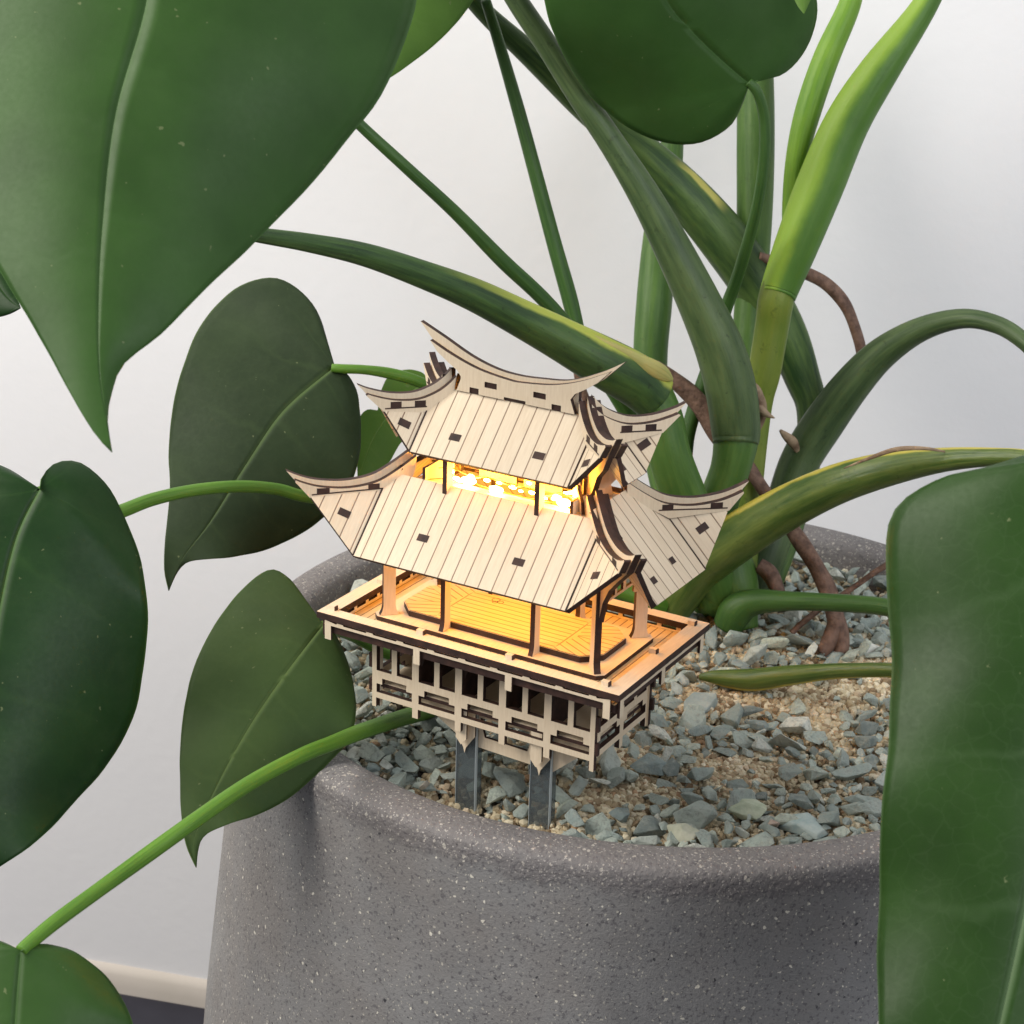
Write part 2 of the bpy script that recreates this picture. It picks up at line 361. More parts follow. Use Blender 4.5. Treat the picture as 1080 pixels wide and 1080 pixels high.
def tube(pts, ns=16, sub=6, groove=0.0, gu=0.5, bumpy=0.0, flat=1.0, cap=True):
    """pts: (x, y, D, r) with x, y, r in photo pixels -> smooth tapered stem in world cm; u runs round it, v along it in cm"""
    pp = cr(pts, sub); cs = [at(x, y, D) for x, y, D, r in pp]; rs = [max(r, 0.6)/F*D for x, y, D, r in pp]
    bm = newbm(); uv = bm.loops.layers.uv.verify(); rings = []; ln = 0.0; vv = []
    side = None
    for i, c in enumerate(cs):
        tan = (cs[min(i+1, len(cs)-1)]-cs[max(i-1, 0)]).normalized()
        view = (c-CAM).normalized()
        b = tan.cross(view).normalized()        # across the stem
        if side and b.dot(side) < 0: b = -b
        side = b; nrm = b.cross(tan).normalized()
        if nrm.dot(view) > 0: nrm = -nrm
        ring = []
        for k in range(ns):
            a = 2*math.pi*k/ns
            u = k/ns
            d = min(abs(u-gu), 1-abs(u-gu))
            g = 1-groove*math.exp(-(d/0.035)**2)
            nz = 1+bumpy*noise.noise(c*0.8+Vector((math.cos(a), math.sin(a), 0))*1.3)
            ring.append(bm.verts.new(c+(b*math.cos(a)+nrm*math.sin(a)*flat)*rs[i]*g*nz))
        rings.append(ring)
        if i: ln += (cs[i]-cs[i-1]).length
        vv.append(ln)
    for i in range(len(rings)-1):
        for k in range(ns):
            j = (k+1) % ns
            f = bm.faces.new((rings[i][k], rings[i][j], rings[i+1][j], rings[i+1][k]))
            for l, c in zip(f.loops, ((k/ns, vv[i]), ((k+1)/ns, vv[i]), ((k+1)/ns, vv[i+1]), (k/ns, vv[i+1]))): l[uv].uv = c
    if cap:
        for ring, s in ((rings[0], 1), (rings[-1], -1)):
            c = sum((v.co for v in ring), Vector())/ns
            cv = bm.verts.new(c)
            for k in range(ns): bm.faces.new((ring[k], cv, ring[(k+1) % ns]) if s > 0 else (ring[(k+1) % ns], cv, ring[k]))
    bmesh.ops.recalc_face_normals(bm, faces=bm.faces)
    return bm
def leaf(J, left, tip, right, rib, Dj, Dt, tilt=0.0, curl=0.0, wave=0.0, fold=0.0, ntau=64, nr=16, tilt2=0.0):
    """heart-shaped blade: J stalk joint, left and right outline points from J to tip, rib = midrib points from J to tip"""
    def resample(pts, n):
        P = cr(pts, 10); d = [0]
        for a, b in zip(P, P[1:]): d.append(d[-1]+math.hypot(a[0]-b[0], a[1]-b[1]))
        out = []; k = 0
        for i in range(n+1):
            t = d[-1]*i/n
            while k < len(d)-2 and d[k+1] < t: k += 1
            f = (t-d[k])/max(d[k+1]-d[k], 1e-9); out.append((P[k][0]+(P[k+1][0]-P[k][0])*f, P[k][1]+(P[k+1][1]-P[k][1])*f))
        return out
    R = resample([J]+list(rib)+[tip], 100)
    ax = Vector((tip[0]-J[0], tip[1]-J[1])); al = ax.length; ax /= al
    bm = newbm(); uv = bm.loops.layers.uv.verify()
    tab = {}
    for sgn, side in ((-1, left), (1, right)):
        O = resample([J]+list(side)+[tip], ntau); last = 0; grid = []
        O = [(x+1.1*al/500*noise.noise(Vector((i*0.31, sgn*5.1+J[0], 0.3)))*min(1, i/4, (ntau-i)/4), y+1.1*al/500*noise.noise(Vector((i*0.31, sgn*5.1+J[0], 9.3)))*min(1, i/4, (ntau-i)/4)) for i, (x, y) in enumerate(O)]
        for i, o in enumerate(O):
            pr = ((o[0]-J[0])*ax.x+(o[1]-J[1])*ax.y)/al
            u = min(1, max(0, (pr-0.12)/0.88)); u = max(u, last) if i < ntau else 1; last = u
            c = R[min(100, int(round(u*100)))]
            f = u*100-int(u*100); c0, c1 = R[int(min(99, u*100))], R[int(min(99, u*100))+1]; c = (c0[0]+(c1[0]-c0[0])*(u*100-int(min(99, u*100))), c0[1]+(c1[1]-c0[1])*(u*100-int(min(99, u*100))))
            row = []
            for k in range(nr+1):
                r = k/nr
                x, y = c[0]+(o[0]-c[0])*r, c[1]+(o[1]-c[1])*r
                wdt = math.hypot(o[0]-c[0], o[1]-c[1])/al
                along = ((x-J[0])*ax.x+(y-J[1])*ax.y)/al
                D = Dj+(Dt-Dj)*along+sgn*tilt*r*wdt+curl*r*r*wdt+fold*0.33*(math.sqrt(r*r+0.03)-0.173)*wdt+tilt2*max(0, along)**2
                D += wave*r*r*noise.noise(Vector((i/ntau*7+sgn*3.3, sgn*2.1, 0.5)))
                row.append((bm.verts.new(at(x, y, D)), (i/ntau, sgn*r)))
            grid.append(row)
        for i in range(ntau):
            for k in range(nr):
                q = [grid[i][k], grid[i][k+1], grid[i+1][k+1], grid[i+1][k]]
                if sgn > 0: q.reverse()
                f = bm.faces.new([v for v, _ in q])
                for l, (_, c) in zip(f.loops, q): l[uv].uv = c
    bmesh.ops.remove_doubles(bm, verts=bm.verts, dist=0.004)
    bmesh.ops.recalc_face_normals(bm, faces=bm.faces)
    return bm

# ------------------------------------------------------------------ setting: wall, skirting, floor
WA = math.radians(17); WU = Vector((math.cos(WA), math.sin(WA), 0)); WN = Vector((-math.sin(WA), math.cos(WA), 0)); ZF = -43.2
bm = newbm(); Rz = Matrix.Rotation(WA, 3, 'Z'); o0 = WN*33
def wbox(bm, u0, u1, d0, d1, z0, z1):
    box(bm, (u0, d0, z0), (u1, d1, z1), rot=Rz, c=(0, 0, 0))
wbox(bm, -160, 160, 33, 36, ZF, 140); o = link('wall', bm, WALLM); o['kind'] = 'structure'
bm = newbm()
prof = [(33.05, 1.7), (32.75, 1.55), (32.55, 1.2), (32.45, 0.5), (32.4, 0.0)]
uvl = bm.loops.layers.uv.verify()
for (d0, z0), (d1, z1) in zip(prof, prof[1:]):
    f = bm.faces.new([bm.verts.new(Rz@Vector(p)+Vector((0, 0, ZF))) for p in ((-160, d0, z0), (160, d0, z0), (160, d1, z1), (-160, d1, z1))])
bmesh.ops.remove_doubles(bm, verts=bm.verts, dist=0.001); bmesh.ops.recalc_face_normals(bm, faces=bm.faces)
o = link('skirting_board', bm, SKIRT, smooth=True); o['kind'] = 'structure'
bm = newbm(); wbox(bm, -160, 160, -160, 32.9, ZF-2, ZF); o = link('floor', bm, FLOORM); o['kind'] = 'structure'

# ------------------------------------------------------------------ pot
PC = Vector((0.46, 11.3, ZF+0.05))
pot = thing('plant_pot', PC, 'large round dark grey terrazzo plant pot flaring towards its base, filled with gravel', 'plant pot')
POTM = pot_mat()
prof = [(0.0, -9.2), (14.6, -9.2), (14.95, -8.2), (15.05, -7.1), (15.12, -6.5), (15.2, -5.9), (15.38, -5.62), (15.75, -5.48), (16.3, -5.46), (16.78, -5.56), (17.02, -5.80), (17.1, -6.3), (17.16, -7.2),
        (17.3, -9.2), (17.75, -13), (18.28, -17.4), (18.80, -21.9), (19.2, -27), (19.35, -32), (19.1, -37), (18.3, -41), (17.0, ZF+0.1), (0.0, ZF+0.1)]
prof = cr(prof, 4); prof = [(max(0, a), b) for a, b in prof]
bm = newbm(); uvl = bm.loops.layers.uv.verify(); NS = 160; rings = []
for r, z in prof:
    rings.append([bm.verts.new((PC.x+r*math.cos(2*math.pi*k/NS), PC.y+r*math.sin(2*math.pi*k/NS), z)) for k in range(NS)])
for a, b in zip(rings, rings[1:]):
    for k in range(NS):
        bm.faces.new((a[k], a[(k+1) % NS], b[(k+1) % NS], b[k]))
bmesh.ops.remove_doubles(bm, verts=bm.verts, dist=0.002); bmesh.ops.recalc_face_normals(bm, faces=bm.faces)
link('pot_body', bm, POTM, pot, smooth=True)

# gravel level
def ground(x, y):
    d = math.hypot(x-PC.x, y-PC.y)
    return -0.75*math.exp(-((x-0.6)/2.2)**2-((y+2.6)/1.2)**2)-6.85+0.45*noise.noise(Vector((x*0.16, y*0.16, 3.1)))+0.5*math.exp(-((x-3)**2+(y-18)**2)/30)+0.35*max(0, (d-9)/5)*0.6
bm = newbm(); n = 56; rr = [i*15.0/n for i in range(n+1)]; rings = []
for r in rr: rings.append([bm.verts.new((PC.x+r*math.cos(a*math.pi/48), PC.y+r*math.sin(a*math.pi/48), ground(PC.x+r*math.cos(a*math.pi/48), PC.y+r*math.sin(a*math.pi/48))-0.35)) for a in range(96)])
for a, b in zip(rings, rings[1:]):
    for k in range(96): bm.faces.new((a[k], b[k], b[(k+1) % 96], a[(k+1) % 96]))
bmesh.ops.remove_doubles(bm, verts=bm.verts, dist=0.002); bmesh.ops.recalc_face_normals(bm, faces=bm.faces)
o = link('gravel_underlayer', bm, SOIL, smooth=True); o['kind'] = 'stuff'; o['label'] = 'dark earth between the stones in the plant pot'; o['category'] = 'soil'
STONE, GRAIN = stone_mat(), grain_mat()
def onground(px, py, z=-6.75):
    d = FWD+(px-540)/F*RT-(py-540)/F*UP; return CAM+d*((z-CAM.z)/d.z)
BLOB = [(onground(px, py), r_, a_) for px, py, r_, a_ in ((640, 858, 1.5, 1.0), (690, 838, 1.2, 0.8), (655, 810, 1.0, 0.6), (745, 748, 1.3, 0.9), (790, 742, 1.5, 1.1), (850, 745, 1.6, 1.1), (905, 725, 1.6, 1.0), (875, 775, 1.0, 0.6),
    (760, 805, 1.2, 0.6), (800, 815, 1.0, 0.5), (812, 655, 1.2, 0.7), (860, 648, 1.0, 0.6), (920, 800, 1.0, 0.4))]
def sandy(x, y):
    """0..1: how much tan sand lies open at this spot"""
    v = 0.0+0.55*noise.noise(Vector((x*0.30+5, y*0.30, 7.7)))
    for c_, r_, a_ in BLOB: v += a_*math.exp(-((x-c_.x)**2+(y-c_.y)**2)/(r_*r_*0.74))
    return v
bm = newbm(); ico = [v.copy() for v in []]
tmp = bmesh.new(); bmesh.ops.create_icosphere(tmp, subdivisions=1, radius=1.0); IV = [v.co.copy() for v in tmp.verts]; IF = [[v.index for v in f.verts] for f in tmp.faces]; tmp.free()
me_v, me_f = [], []
cnt = 0
while cnt < 24000:
    a, r = rnd.uniform(0, 2*math.pi), 14.9*math.sqrt(rnd.random()); x, y = PC.x+r*math.cos(a), PC.y+r*math.sin(a)
    if x < -3 and rnd.random() < 0.8: continue
    if y > 19 and rnd.random() < 0.7: continue
    if sandy(x, y) < 0.25 and rnd.random() < 0.7: continue
    s = rnd.uniform(0.09, 0.20); z = ground(x, y)-rnd.uniform(0.0, 0.26)-0.02+0.22*max(0, min(1, sandy(x, y)))
    M = Matrix.Rotation(rnd.uniform(0, 6.3), 3, Vector((rnd.gauss(0, 1), rnd.gauss(0, 1), rnd.gauss(0, 1))).normalized())@Matrix.Diagonal((s*rnd.uniform(0.8, 1.5), s, s*rnd.uniform(0.6, 1)))
    k = len(me_v)
    for v in IV: me_v.append((M@(v*rnd.uniform(0.82, 1.12))+Vector((x, y, z)))*S)
    me_f += [[i+k for i in f] for f in IF]; cnt += 1
me = bpy.data.meshes.new('sand_grains'); me.from_pydata(me_v, [], me_f); me.materials.append(GRAIN)
o = bpy.data.objects.new('sand_grains', me); COL.objects.link(o); o['kind'] = 'stuff'; o['label'] = 'coarse tan pumice grains filling the gaps between the stones'; o['category'] = 'sand'

def stone_bm(seed, sx=1.0, sy=0.75, sz=0.5):
    q = random.Random(seed); bm = newbm()
    for _ in range(q.randint(11, 16)):
        v = Vector((q.gauss(0, 1), q.gauss(0, 1), q.gauss(0, 1))).normalized()*q.uniform(0.85, 1.1)
        bm.verts.new((v.x*sx, v.y*sy, v.z*sz))
    h = bmesh.ops.convex_hull(bm, input=bm.verts)
    junk = [g for g in h['geom_interior'] if isinstance(g, bmesh.types.BMVert)]
    if junk: bmesh.ops.delete(bm, geom=junk, context='VERTS')
    bmesh.ops.dissolve_limit(bm, angle_limit=0.28, verts=bm.verts, edges=bm.edges)
    bmesh.ops.bevel(bm, geom=list(bm.edges), offset=0.055, segments=2, affect='EDGES', profile=0.6)
    bmesh.ops.triangulate(bm, faces=bm.faces)
    return bm
protos = []
for k in range(26):
    q = random.Random(100+k); bm = stone_bm(k, 1.0, q.uniform(0.45, 0.9), q.uniform(0.28, 0.6))
    me = bpy.data.meshes.new('stone_chip'); 
    for v in bm.verts: v.co *= S
    bm.to_mesh(me); bm.free(); me.materials.append(STONE)
    for p in me.polygons: p.use_smooth = False
    protos.append(me)
def pix(v):
    d = v-CAM; z = d.dot(FWD); return 540+F*d.dot(RT)/z, 540-F*d.dot(UP)/z, z
def inpoly(x, y, P):
    r = False
    for (a, b), (c, d) in zip(P, P[1:]+P[:1]):
        if (b > y) != (d > y) and x < (c-a)*(y-b)/(d-b)+a: r = not r
    return r
VIS = [[(378, 640), (640, 800), (760, 640), (800, 570), (850, 570), (938, 625), (930, 880), (700, 910), (560, 885), (440, 840), (370, 790), (340, 690)]]
GRP = 'angular grey-green stone chips covering the pot'
placed = []
def clear(x, y, s):
    return all((x-a)**2+(y-b)**2 > (0.56*(s+c))**2 for a, b, c in placed)
cand = []
tries = 0
LEGS = [(-0.85, -1.55), (2.20, -1.55), (-2.5, 1.3), (0.55, 1.3)]
for size_lo, size_hi, N, keepz in ((0.68, 1.0, 150, 0.28), (0.44, 0.68, 480, 0.18), (0.24, 0.42, 1000, 0.08)):
    got = tries = 0
    while got < N and tries < 26000:
        tries += 1
        a, r = rnd.uniform(0, 2*math.pi), 14.6*math.sqrt(rnd.random()); x, y = PC.x+r*math.cos(a), PC.y+r*math.sin(a)
        s = rnd.uniform(size_lo, size_hi)
        if r+s*0.8 > 15.0: continue
        sd = sandy(x, y)
        if any(lx-1.1 < x < lx+1.4 and -4.4 < y < ly for lx, ly in LEGS[:2]): continue
        if sd > 0.42 and rnd.random() < (0.99 if s > 0.45 else 0.965): continue
        if any((x-lx)**2+(y-ly)**2 < (0.45+s*0.7)**2 for lx, ly in LEGS): continue
        if not clear(x, y, s): continue
        placed.append((x, y, s)); got += 1
        cand.append((x, y, ground(x, y)+keepz+rnd.uniform(-0.12, 0.30), s*rnd.uniform(0.8, 1.1)))
# a lower course of stones showing in the gaps where there is no sand
lower = []
for _ in range(3600):
    a, r = rnd.uniform(0, 2*math.pi), 14.4*math.sqrt(rnd.random()); x, y = PC.x+r*math.cos(a), PC.y+r*math.sin(a)
    if any(lx-1.1 < x < lx+1.4 and -4.4 < y < ly for lx, ly in LEGS[:2]): continue
    if sandy(x, y) > 0.35 and rnd.random() < 0.98: continue
    if any((x-lx)**2+(y-ly)**2 < 1.0 for lx, ly in LEGS): continue
    lower.append((x, y, ground(x, y)-0.28+rnd.uniform(-0.12, 0.12), rnd.uniform(0.28, 0.55)))
def seen(c):
    X, Y, Z = pix(Vector((c[0], c[1], c[2]))); return any(inpoly(X, Y, P) for P in VIS)
cand.sort(key=lambda c: -c[3]/pix(Vector(c[:3]))[2])
singles = [c for c in cand if seen(c)][:280]; sset = set(singles); rest = [c for c in cand if c not in sset]
def srot():
    return Matrix.Rotation(rnd.uniform(0, 6.283), 4, 'Z')@Matrix.Rotation(rnd.gauss(0, 0.45), 4, 'X')@Matrix.Rotation(rnd.gauss(0, 0.45), 4, 'Y')
for x, y, z, s in singles:
    o = bpy.data.objects.new('stone_chip', rnd.choice(protos)); COL.objects.link(o)
    o.matrix_world = Matrix.Translation(Vector((x, y, z))*S)@srot()@Matrix.Scale(s, 4)
    o['label'] = 'angular grey-green stone chip lying among others in the grey pot'; o['category'] = 'stone'; o['group'] = GRP
me_v, me_f = [], []
for x, y, z, s in rest+lower:
    me = rnd.choice(protos); M = Matrix.Translation(Vector((x, y, z))*S)@srot()@Matrix.Scale(s, 4); k = len(me_v)
    me_v += [M@v.co for v in me.vertices]; me_f += [[i+k for i in p.vertices] for p in me.polygons]
me = bpy.data.meshes.new('gravel'); me.from_pydata(me_v, [], me_f); me.materials.append(STONE)
o = bpy.data.objects.new('gravel', me); COL.objects.link(o); o['kind'] = 'stuff'; o['label'] = 'small grey-green gravel under and between the larger stone chips'; o['category'] = 'gravel'
def special(px, py, seed, dims, s, rotz, label, col, tiltx=0.0):
    # the spot on the gravel seen at this place
    d = FWD+(px-540)/F*RT-(py-540)/F*UP; t = (-6.45-CAM.z)/d.z; p = CAM+d*t
    bm = stone_bm(seed, *dims)
    M = Matrix.Rotation(rotz, 3, 'Z')@Matrix.Rotation(tiltx, 3, 'Y')
    for v in bm.verts: v.co = M@(v.co*s)+p
    m = simple('stone_'+str(seed), col[0], 0.8, 2.0, col[1], 0.6, 6)
    o = link('stone_chip', bm, m, loc=p); o['label'] = label; o['category'] = 'stone'; o['group'] = GRP
special(815, 871, 501, (1, .34, .34), 0.85, 2.0, 'narrow pinkish brown stone standing upright at the front rim', ((.30, .22, .18), (.42, .34, .28)), 0.5)
special(790, 855, 502, (1, .8, .5), 0.72, 0.3, 'pale green rounded stone beside the narrow pinkish one', ((.36, .42, .30), (.50, .54, .42)))
special(847, 872, 503, (1, .75, .45), 1.05, 0.2, 'largest pale blue-green stone right of the narrow pinkish one', ((.27, .36, .36), (.42, .48, .45)))
special(720, 880, 504, (1, .75, .5), 0.75, 0.6, 'pale cream-green stone at the front rim between sand and pot wall', ((.38, .40, .30), (.52, .52, .42)))
special(448, 829, 505, (1, .36, .36), 0.62, 1.9, 'narrow beige stone standing upright left of the clear legs', ((.30, .27, .22), (.42, .38, .32)), 0.6)
special(741, 741, 506, (1, .62, .45), 1.0, 1.3, 'oval grey-blue stone leaning beside the lower leaf stalk', ((.24, .29, .28), (.36, .40, .37)))
special(916, 686, 507, (1, .8, .6), 0.62, 0.5, 'near white stone right of the brown root on the gravel', ((.55, .56, .50), (.68, .68, .62)))

# ------------------------------------------------------------------ the laser-cut pavilion
pav = thing('model_pavilion', (0, 0, -6.3), 'laser-cut birch plywood model pavilion with two curved roofs, glowing inside, on clear legs', 'model pavilion')
X, Y, Z = Vector((1, 0, 0)), Vector((0, 1, 0)), Vector((0, 0, 1))
def part(name, bm, mats=None, parent=None): return link(name, bm, mats or [WOOD, BURNT], parent or pav)
def plug(bm, u, v, w_, h, ang, o, U, V):
    """burnt end of a tab, standing 0.1 mm proud of the board"""
    o, U, V = Vector(o), Vector(U).normalized(), Vector(V).normalized(); N = U.cross(V); c, s = math.cos(ang), math.sin(ang)
    P = [(u+c*a-s*b, v+s*a+c*b) for a, b in ((-w_/2, -h/2), (w_/2, -h/2), (w_/2, h/2), (-w_/2, h/2))]
    plate(bm, P, o+N*0.012, U, V, 0.05, mf=1)
TH = 0.18
HT2, HPLY = 0.115, 0.225
def roof(a, d, z0, b, c, sl, T, K_, KS, Q, spacing, slotsF, hipc, hend, Tp, up):
    """a,d: eave half length and its y; b,c: side eave x and half length; T hip tip; Tp flare tip on the hip board"""
    for sy in (-1, 1):       # front and back main boards
        U = X*(-sy); V = Vector((0, -sy*1.0, sl)).normalized()
        o = Vector((0, sy*d, z0)); Lv = lambda y: math.hypot(d-abs(y), (d-abs(y))*sl)
        poly = [(-a, 0), (a, 0), (a, Lv(K_[1])), (Q[0], Lv(Q[1])), (-Q[0], Lv(Q[1])), (-a, Lv(K_[1]))]
        bm = newbm(); plate(bm, poly, o, U, V, TH)
        for u, v in slotsF: plug(bm, u, v, 0.42, 0.26, 0, o, U, V)
        part('roof_panel', bm, [LINED, BURNT])
    for sx in (-1, 1):       # side main boards
        U = Y*sx; V = Vector((-sx*1.0, 0, sl)).normalized(); o = Vector((sx*b, 0, z0))
        Ls = lambda x: math.hypot(b-x, (b-x)*sl)
        q = Q[0] if not up else 3.0
        qy = Q[1] if not up else 0.35
        poly = [(-c, 0), (c, 0), (c, Ls(KS)), (qy, Ls(q)), (-qy, Ls(q)), (-c, Ls(KS))]
        bm = newbm(); plate(bm, poly, o, U, V, TH)
        for u, v in ([(-1.1, 0.72), (0.5, 0.9)] if not up else [(-0.35, 0.55)]): plug(bm, u, v, 0.3, 0.24, 0, o, U, V)
        part('roof_panel', bm, [LINED, BURNT])
    # corners: two upswept boards each and the hip board between them
    for sx in (-1, 1):
        for sy in (-1, 1):
            P3 = lambda p: Vector((sx*p[0], sy*p[1], p[2]))
            Kf = Vector((a, K_[1], z0+(d-K_[1])*sl)); Ks = Vector((KS, c, z0+(b-KS)*sl))
            for k, (E, Kp, axis) in enumerate((((a, d, z0), Kf, X*sx), ((b, c, z0), Ks, Y*sy))):
                e, kk, t = P3(E), P3(Kp), P3((Tp[0]-0.26, Tp[1]+0.26, Tp[2]) if k == 0 else (Tp[0]+0.26, Tp[1]-0.26, Tp[2]))
                kk = kk+axis*0.03
                Vv = (kk-e).normalized(); Uu = (t-e); Uu = (Uu-Vv*Uu.dot(Vv)).normalized(); N = Uu.cross(Vv)
                if N.z < 0: Uu = -Uu; N = -N
                f2 = lambda p: ((p-e).dot(Uu), (p-e).dot(Vv))
                e2, t2, k2 = f2(e), f2(t), f2(kk)
                off = Uu*(-0.05 if t2[0] > 0 else 0.05)-N*0.022
                bm = newbm(); plate(bm, [e2, t2, k2], e+off, Uu, Vv, TH*0.95)
                m_ = ((e2[0]+t2[0]*1.35+k2[0]*0.9)/3.25, (e2[1]+t2[1]*1.35+k2[1]*0.9)/3.25)
                plug(bm, m_[0], m_[1], 0.42, 0.26, 0.0, e+off, Uu, Vv)
                a2, b2 = Vector(e2), Vector(k2); dd = (b2-a2).normalized(); nn = Vector((-dd.y, dd.x))*(-0.028 if t2[0] > 0 else 0.028)
                sg_ = 3.2*nn
                plate(bm, [tuple(a2+sg_*0.9), tuple(b2+sg_*0.9), tuple(b2+sg_*0.9-nn*1.7), tuple(a2+sg_*0.9-nn*1.7)], e+off+N*0.045, Uu, Vv, 0.04, mf=1)
                part('eave_panel', bm, [LINED, BURNT])
            # hip board: layers in the diagonal plane
            Tn = P3(T); dr = Vector((-sx, -sy, 0)).normalized(); Nn = dr.cross(Z)
            top = cr(hipc, 5)
            cen = top+[(hend[0], hend[1]), *[(s, z) for s, z in reversed([( (T[0]-Tp[0])*1.414+0.02, Tp[2]-0.10), *HB[up]])]]
            bm = newbm(); plate(bm, [(s, z-T[2]) for s, z in cen], Tn+Nn*HT2, dr, Z, 2*HT2)
            outer = [(s+0.12, z-0.19) for s, z in top if s > 0.15]
            outer = [(0.26, top[0][1]-0.33)]+outer
            out = outer+[(hend[0]+0.05, hend[1])]+[(s, z) for s, z in reversed([((T[0]-Tp[0])*1.414+0.02, Tp[2]-0.07), *HB[up]])]
            for side in (1, -1):
                bm2o = Tn+Nn*(HT2+0.035+HPLY if side > 0 else -HT2-0.035)
                plate(bm, [(s, z-T[2]) for s, z in out], bm2o, dr, Z, HPLY)
                fo = Tn+Nn*((HT2+0.035+HPLY+0.010) if side > 0 else -(HT2+0.035+HPLY-0.010))
                (sa, za), (sb, zb) = FT[up]
                plate(bm, [(sa, za-T[2]), (sb, zb-T[2]), (sb, zb+0.045-T[2]), (sa, za+0.045-T[2])], fo, dr, Z, 0.02, mf=1)
                # tab ends along the foot of the board
                for (s, z, wd) in HT[up]:
                    base = Tn+Nn*((HT2+0.035+HPLY+0.008) if side > 0 else -(HT2+0.035+HPLY+0.008-0.02))
                    plate(bm, [(s-wd/2, z-T[2]), (s+wd/2, z-T[2]), (s+wd/2, z+0.21-T[2]), (s-wd/2, z+0.21-T[2])], base, dr, Z, 0.02, mf=1)
            # strut under the corner running down into the corner post
            if not up:
                st = [((T[0]-Tp[0])*1.414+0.05, Tp[2]-0.12), (1.6, 3.75), (2.5, 3.05), (3.1, 2.35), (3.45, 1.5), (3.95, 1.5), (3.8, 2.4), (3.6, 3.3), (3.2, 4.2)]
            else:
                st = [((T[0]-Tp[0])*1.414+0.05, Tp[2]-0.12), (1.3, 6.75), (1.9, 6.3), (2.3, 5.7), (2.6, 5.4), (2.9, 5.4), (2.8, 6.3), (2.75, 7.0)]
            plate(bm, [(s, z-T[2]) for s, z in st], Tn+Nn*0.095, dr, Z, 0.19)
            part('hip_board', bm)
HB = {False: [(2.9, 4.25), (3.56, 4.62), (4.3, 4.75)], True: [(2.3, 7.05), (2.95, 7.55), (3.28, 7.7)]}
FT = {False: [(0.82, 4.47), (3.3, 4.55)], True: [(0.9, 7.42), (2.35, 7.42)]}
HT = {False: [(1.22, 4.50, 0.44), (2.98, 4.55, 0.40)], True: [(1.28, 7.46, 0.38), (2.12, 7.46, 0.38)]}
roof(4.146, 3.862, 2.688, 6.395, 1.853, 1.02, (6.755, 4.096, 5.319), (0, 2.04), 4.62, (3.78, 1.56), 0.6,
     [(-1.87, 1.22), (1.87, 1.22)],
     [(0, 5.32), (0.5, 5.09), (1.1, 4.92), (2.0, 4.84), (2.95, 4.99), (3.7, 5.40), (4.35, 5.86)], (4.4, 5.3), (6.235, 3.576, 4.46), False)
roof(3.079, 2.057, 6.145, 4.55, 0.677, 1.02, (5.023, 2.348, 8.245), (0, 0.92), 3.35, (2.62, 0.24), 0.5,
     [(-1.63, 0.86), (1.63, 0.86)],
     [(0, 8.26), (0.42, 8.08), (1.15, 7.90), (1.95, 7.89), (2.6, 8.12), (3.0, 8.40), (3.25, 8.66)], (3.28, 8.2), (4.437, 1.762, 7.41), True)
# ridge
rt = cr([(-3.95, 10.12), (-2.99, 9.72), (-1.9, 9.24), (-0.9, 8.96), (0, 8.88), (0.9, 8.93), (1.95, 9.07), (3.1, 9.55), (3.95, 10.05)], 5)
rb = cr([(3.3, 9.42), (2.6, 8.95), (2.3, 8.75)], 4)
cen = rt+rb+[(2.3, 7.7), (-2.3, 7.7)]+[(-x, z) for x, z in reversed(rb)]
bm = newbm(); plate(bm, cen, (0, -0.095, 0), X, Z, 0.19); part('ridge_board', bm)
ro = cr([(-3.40, 9.60), (-2.5, 9.22), (-1.45, 8.90), (-0.3, 8.74), (0.3, 8.74), (1.45, 8.88), (2.5, 9.20), (3.55, 9.70)], 5)
lo = [(3.1, 9.25), (2.62, 8.92), (2.28, 8.72), (2.12, 8.5), (2.30, 8.02), (1.78, 8.02), (1.78, 8.22), (1.42, 8.22), (1.42, 8.02), (0.42, 8.02), (0.42, 8.12), (-0.42, 8.12), (-0.42, 8.02), (-1.42, 8.02), (-1.42, 8.22), (-1.78, 8.22), (-1.78, 8.02), (-2.30, 8.02), (-2.12, 8.5), (-2.28, 8.72), (-2.62, 8.92), (-3.1, 9.25)]
rh = lambda x: [(x-.24, 8.32), (x+.24, 8.32), (x+.24, 8.52), (x-.24, 8.52)]
for yy in (-0.34, 0.16):
    bm = newbm(); plate(bm, ro+lo, (0, yy, 0), X, Z, 0.18, holes=[rh(-0.95), rh(0.95)])
    for q in (rh(-0.95), rh(0.95), [(-1.78, 8.0), (-1.42, 8.0), (-1.42, 8.22), (-1.78, 8.22)], [(1.42, 8.0), (1.78, 8.0), (1.78, 8.22), (1.42, 8.22)], [(-0.42, 8.0), (0.42, 8.0), (0.42, 8.12), (-0.42, 8.12)]): plate(bm, q, (0, yy+0.05, 0), X, Z, 0.08, mf=1)  # dark plates in the slots stand in for shade in the openings
    part('ridge_board', bm)

# posts: thin boards set across the front; corner posts on the diagonal
def post(x, y, z0, z1, ang, wd=0.48):
    U = Vector((math.cos(ang), math.sin(ang), 0)); h = wd/2
    tk = 0.24 if abs(math.sin(2*ang)) > 0.5 else 0.18
    P = [(-h-0.10, z0), (h+0.10, z0), (h+0.02, z0+0.16), (h-0.02, z0+0.35), (h-0.02, z1), (-h+0.02, z1), (-h+0.02, z0+0.35), (-h-0.02, z0+0.16)]
    N = U.cross(Z); bm = newbm(); plate(bm, P, Vector((x, y, 0))+N*tk/2, U, Z, tk); part('post', bm)
for sx in (-1, 1):
    for sy in (-1, 1):
        post(sx*4.15, sy*1.64, -0.29, 4.30, math.atan2(sy, sx) if True else 0)
        post(sx*1.80, sy*1.62, -0.29, 6.05, math.pi/2, 0.40)
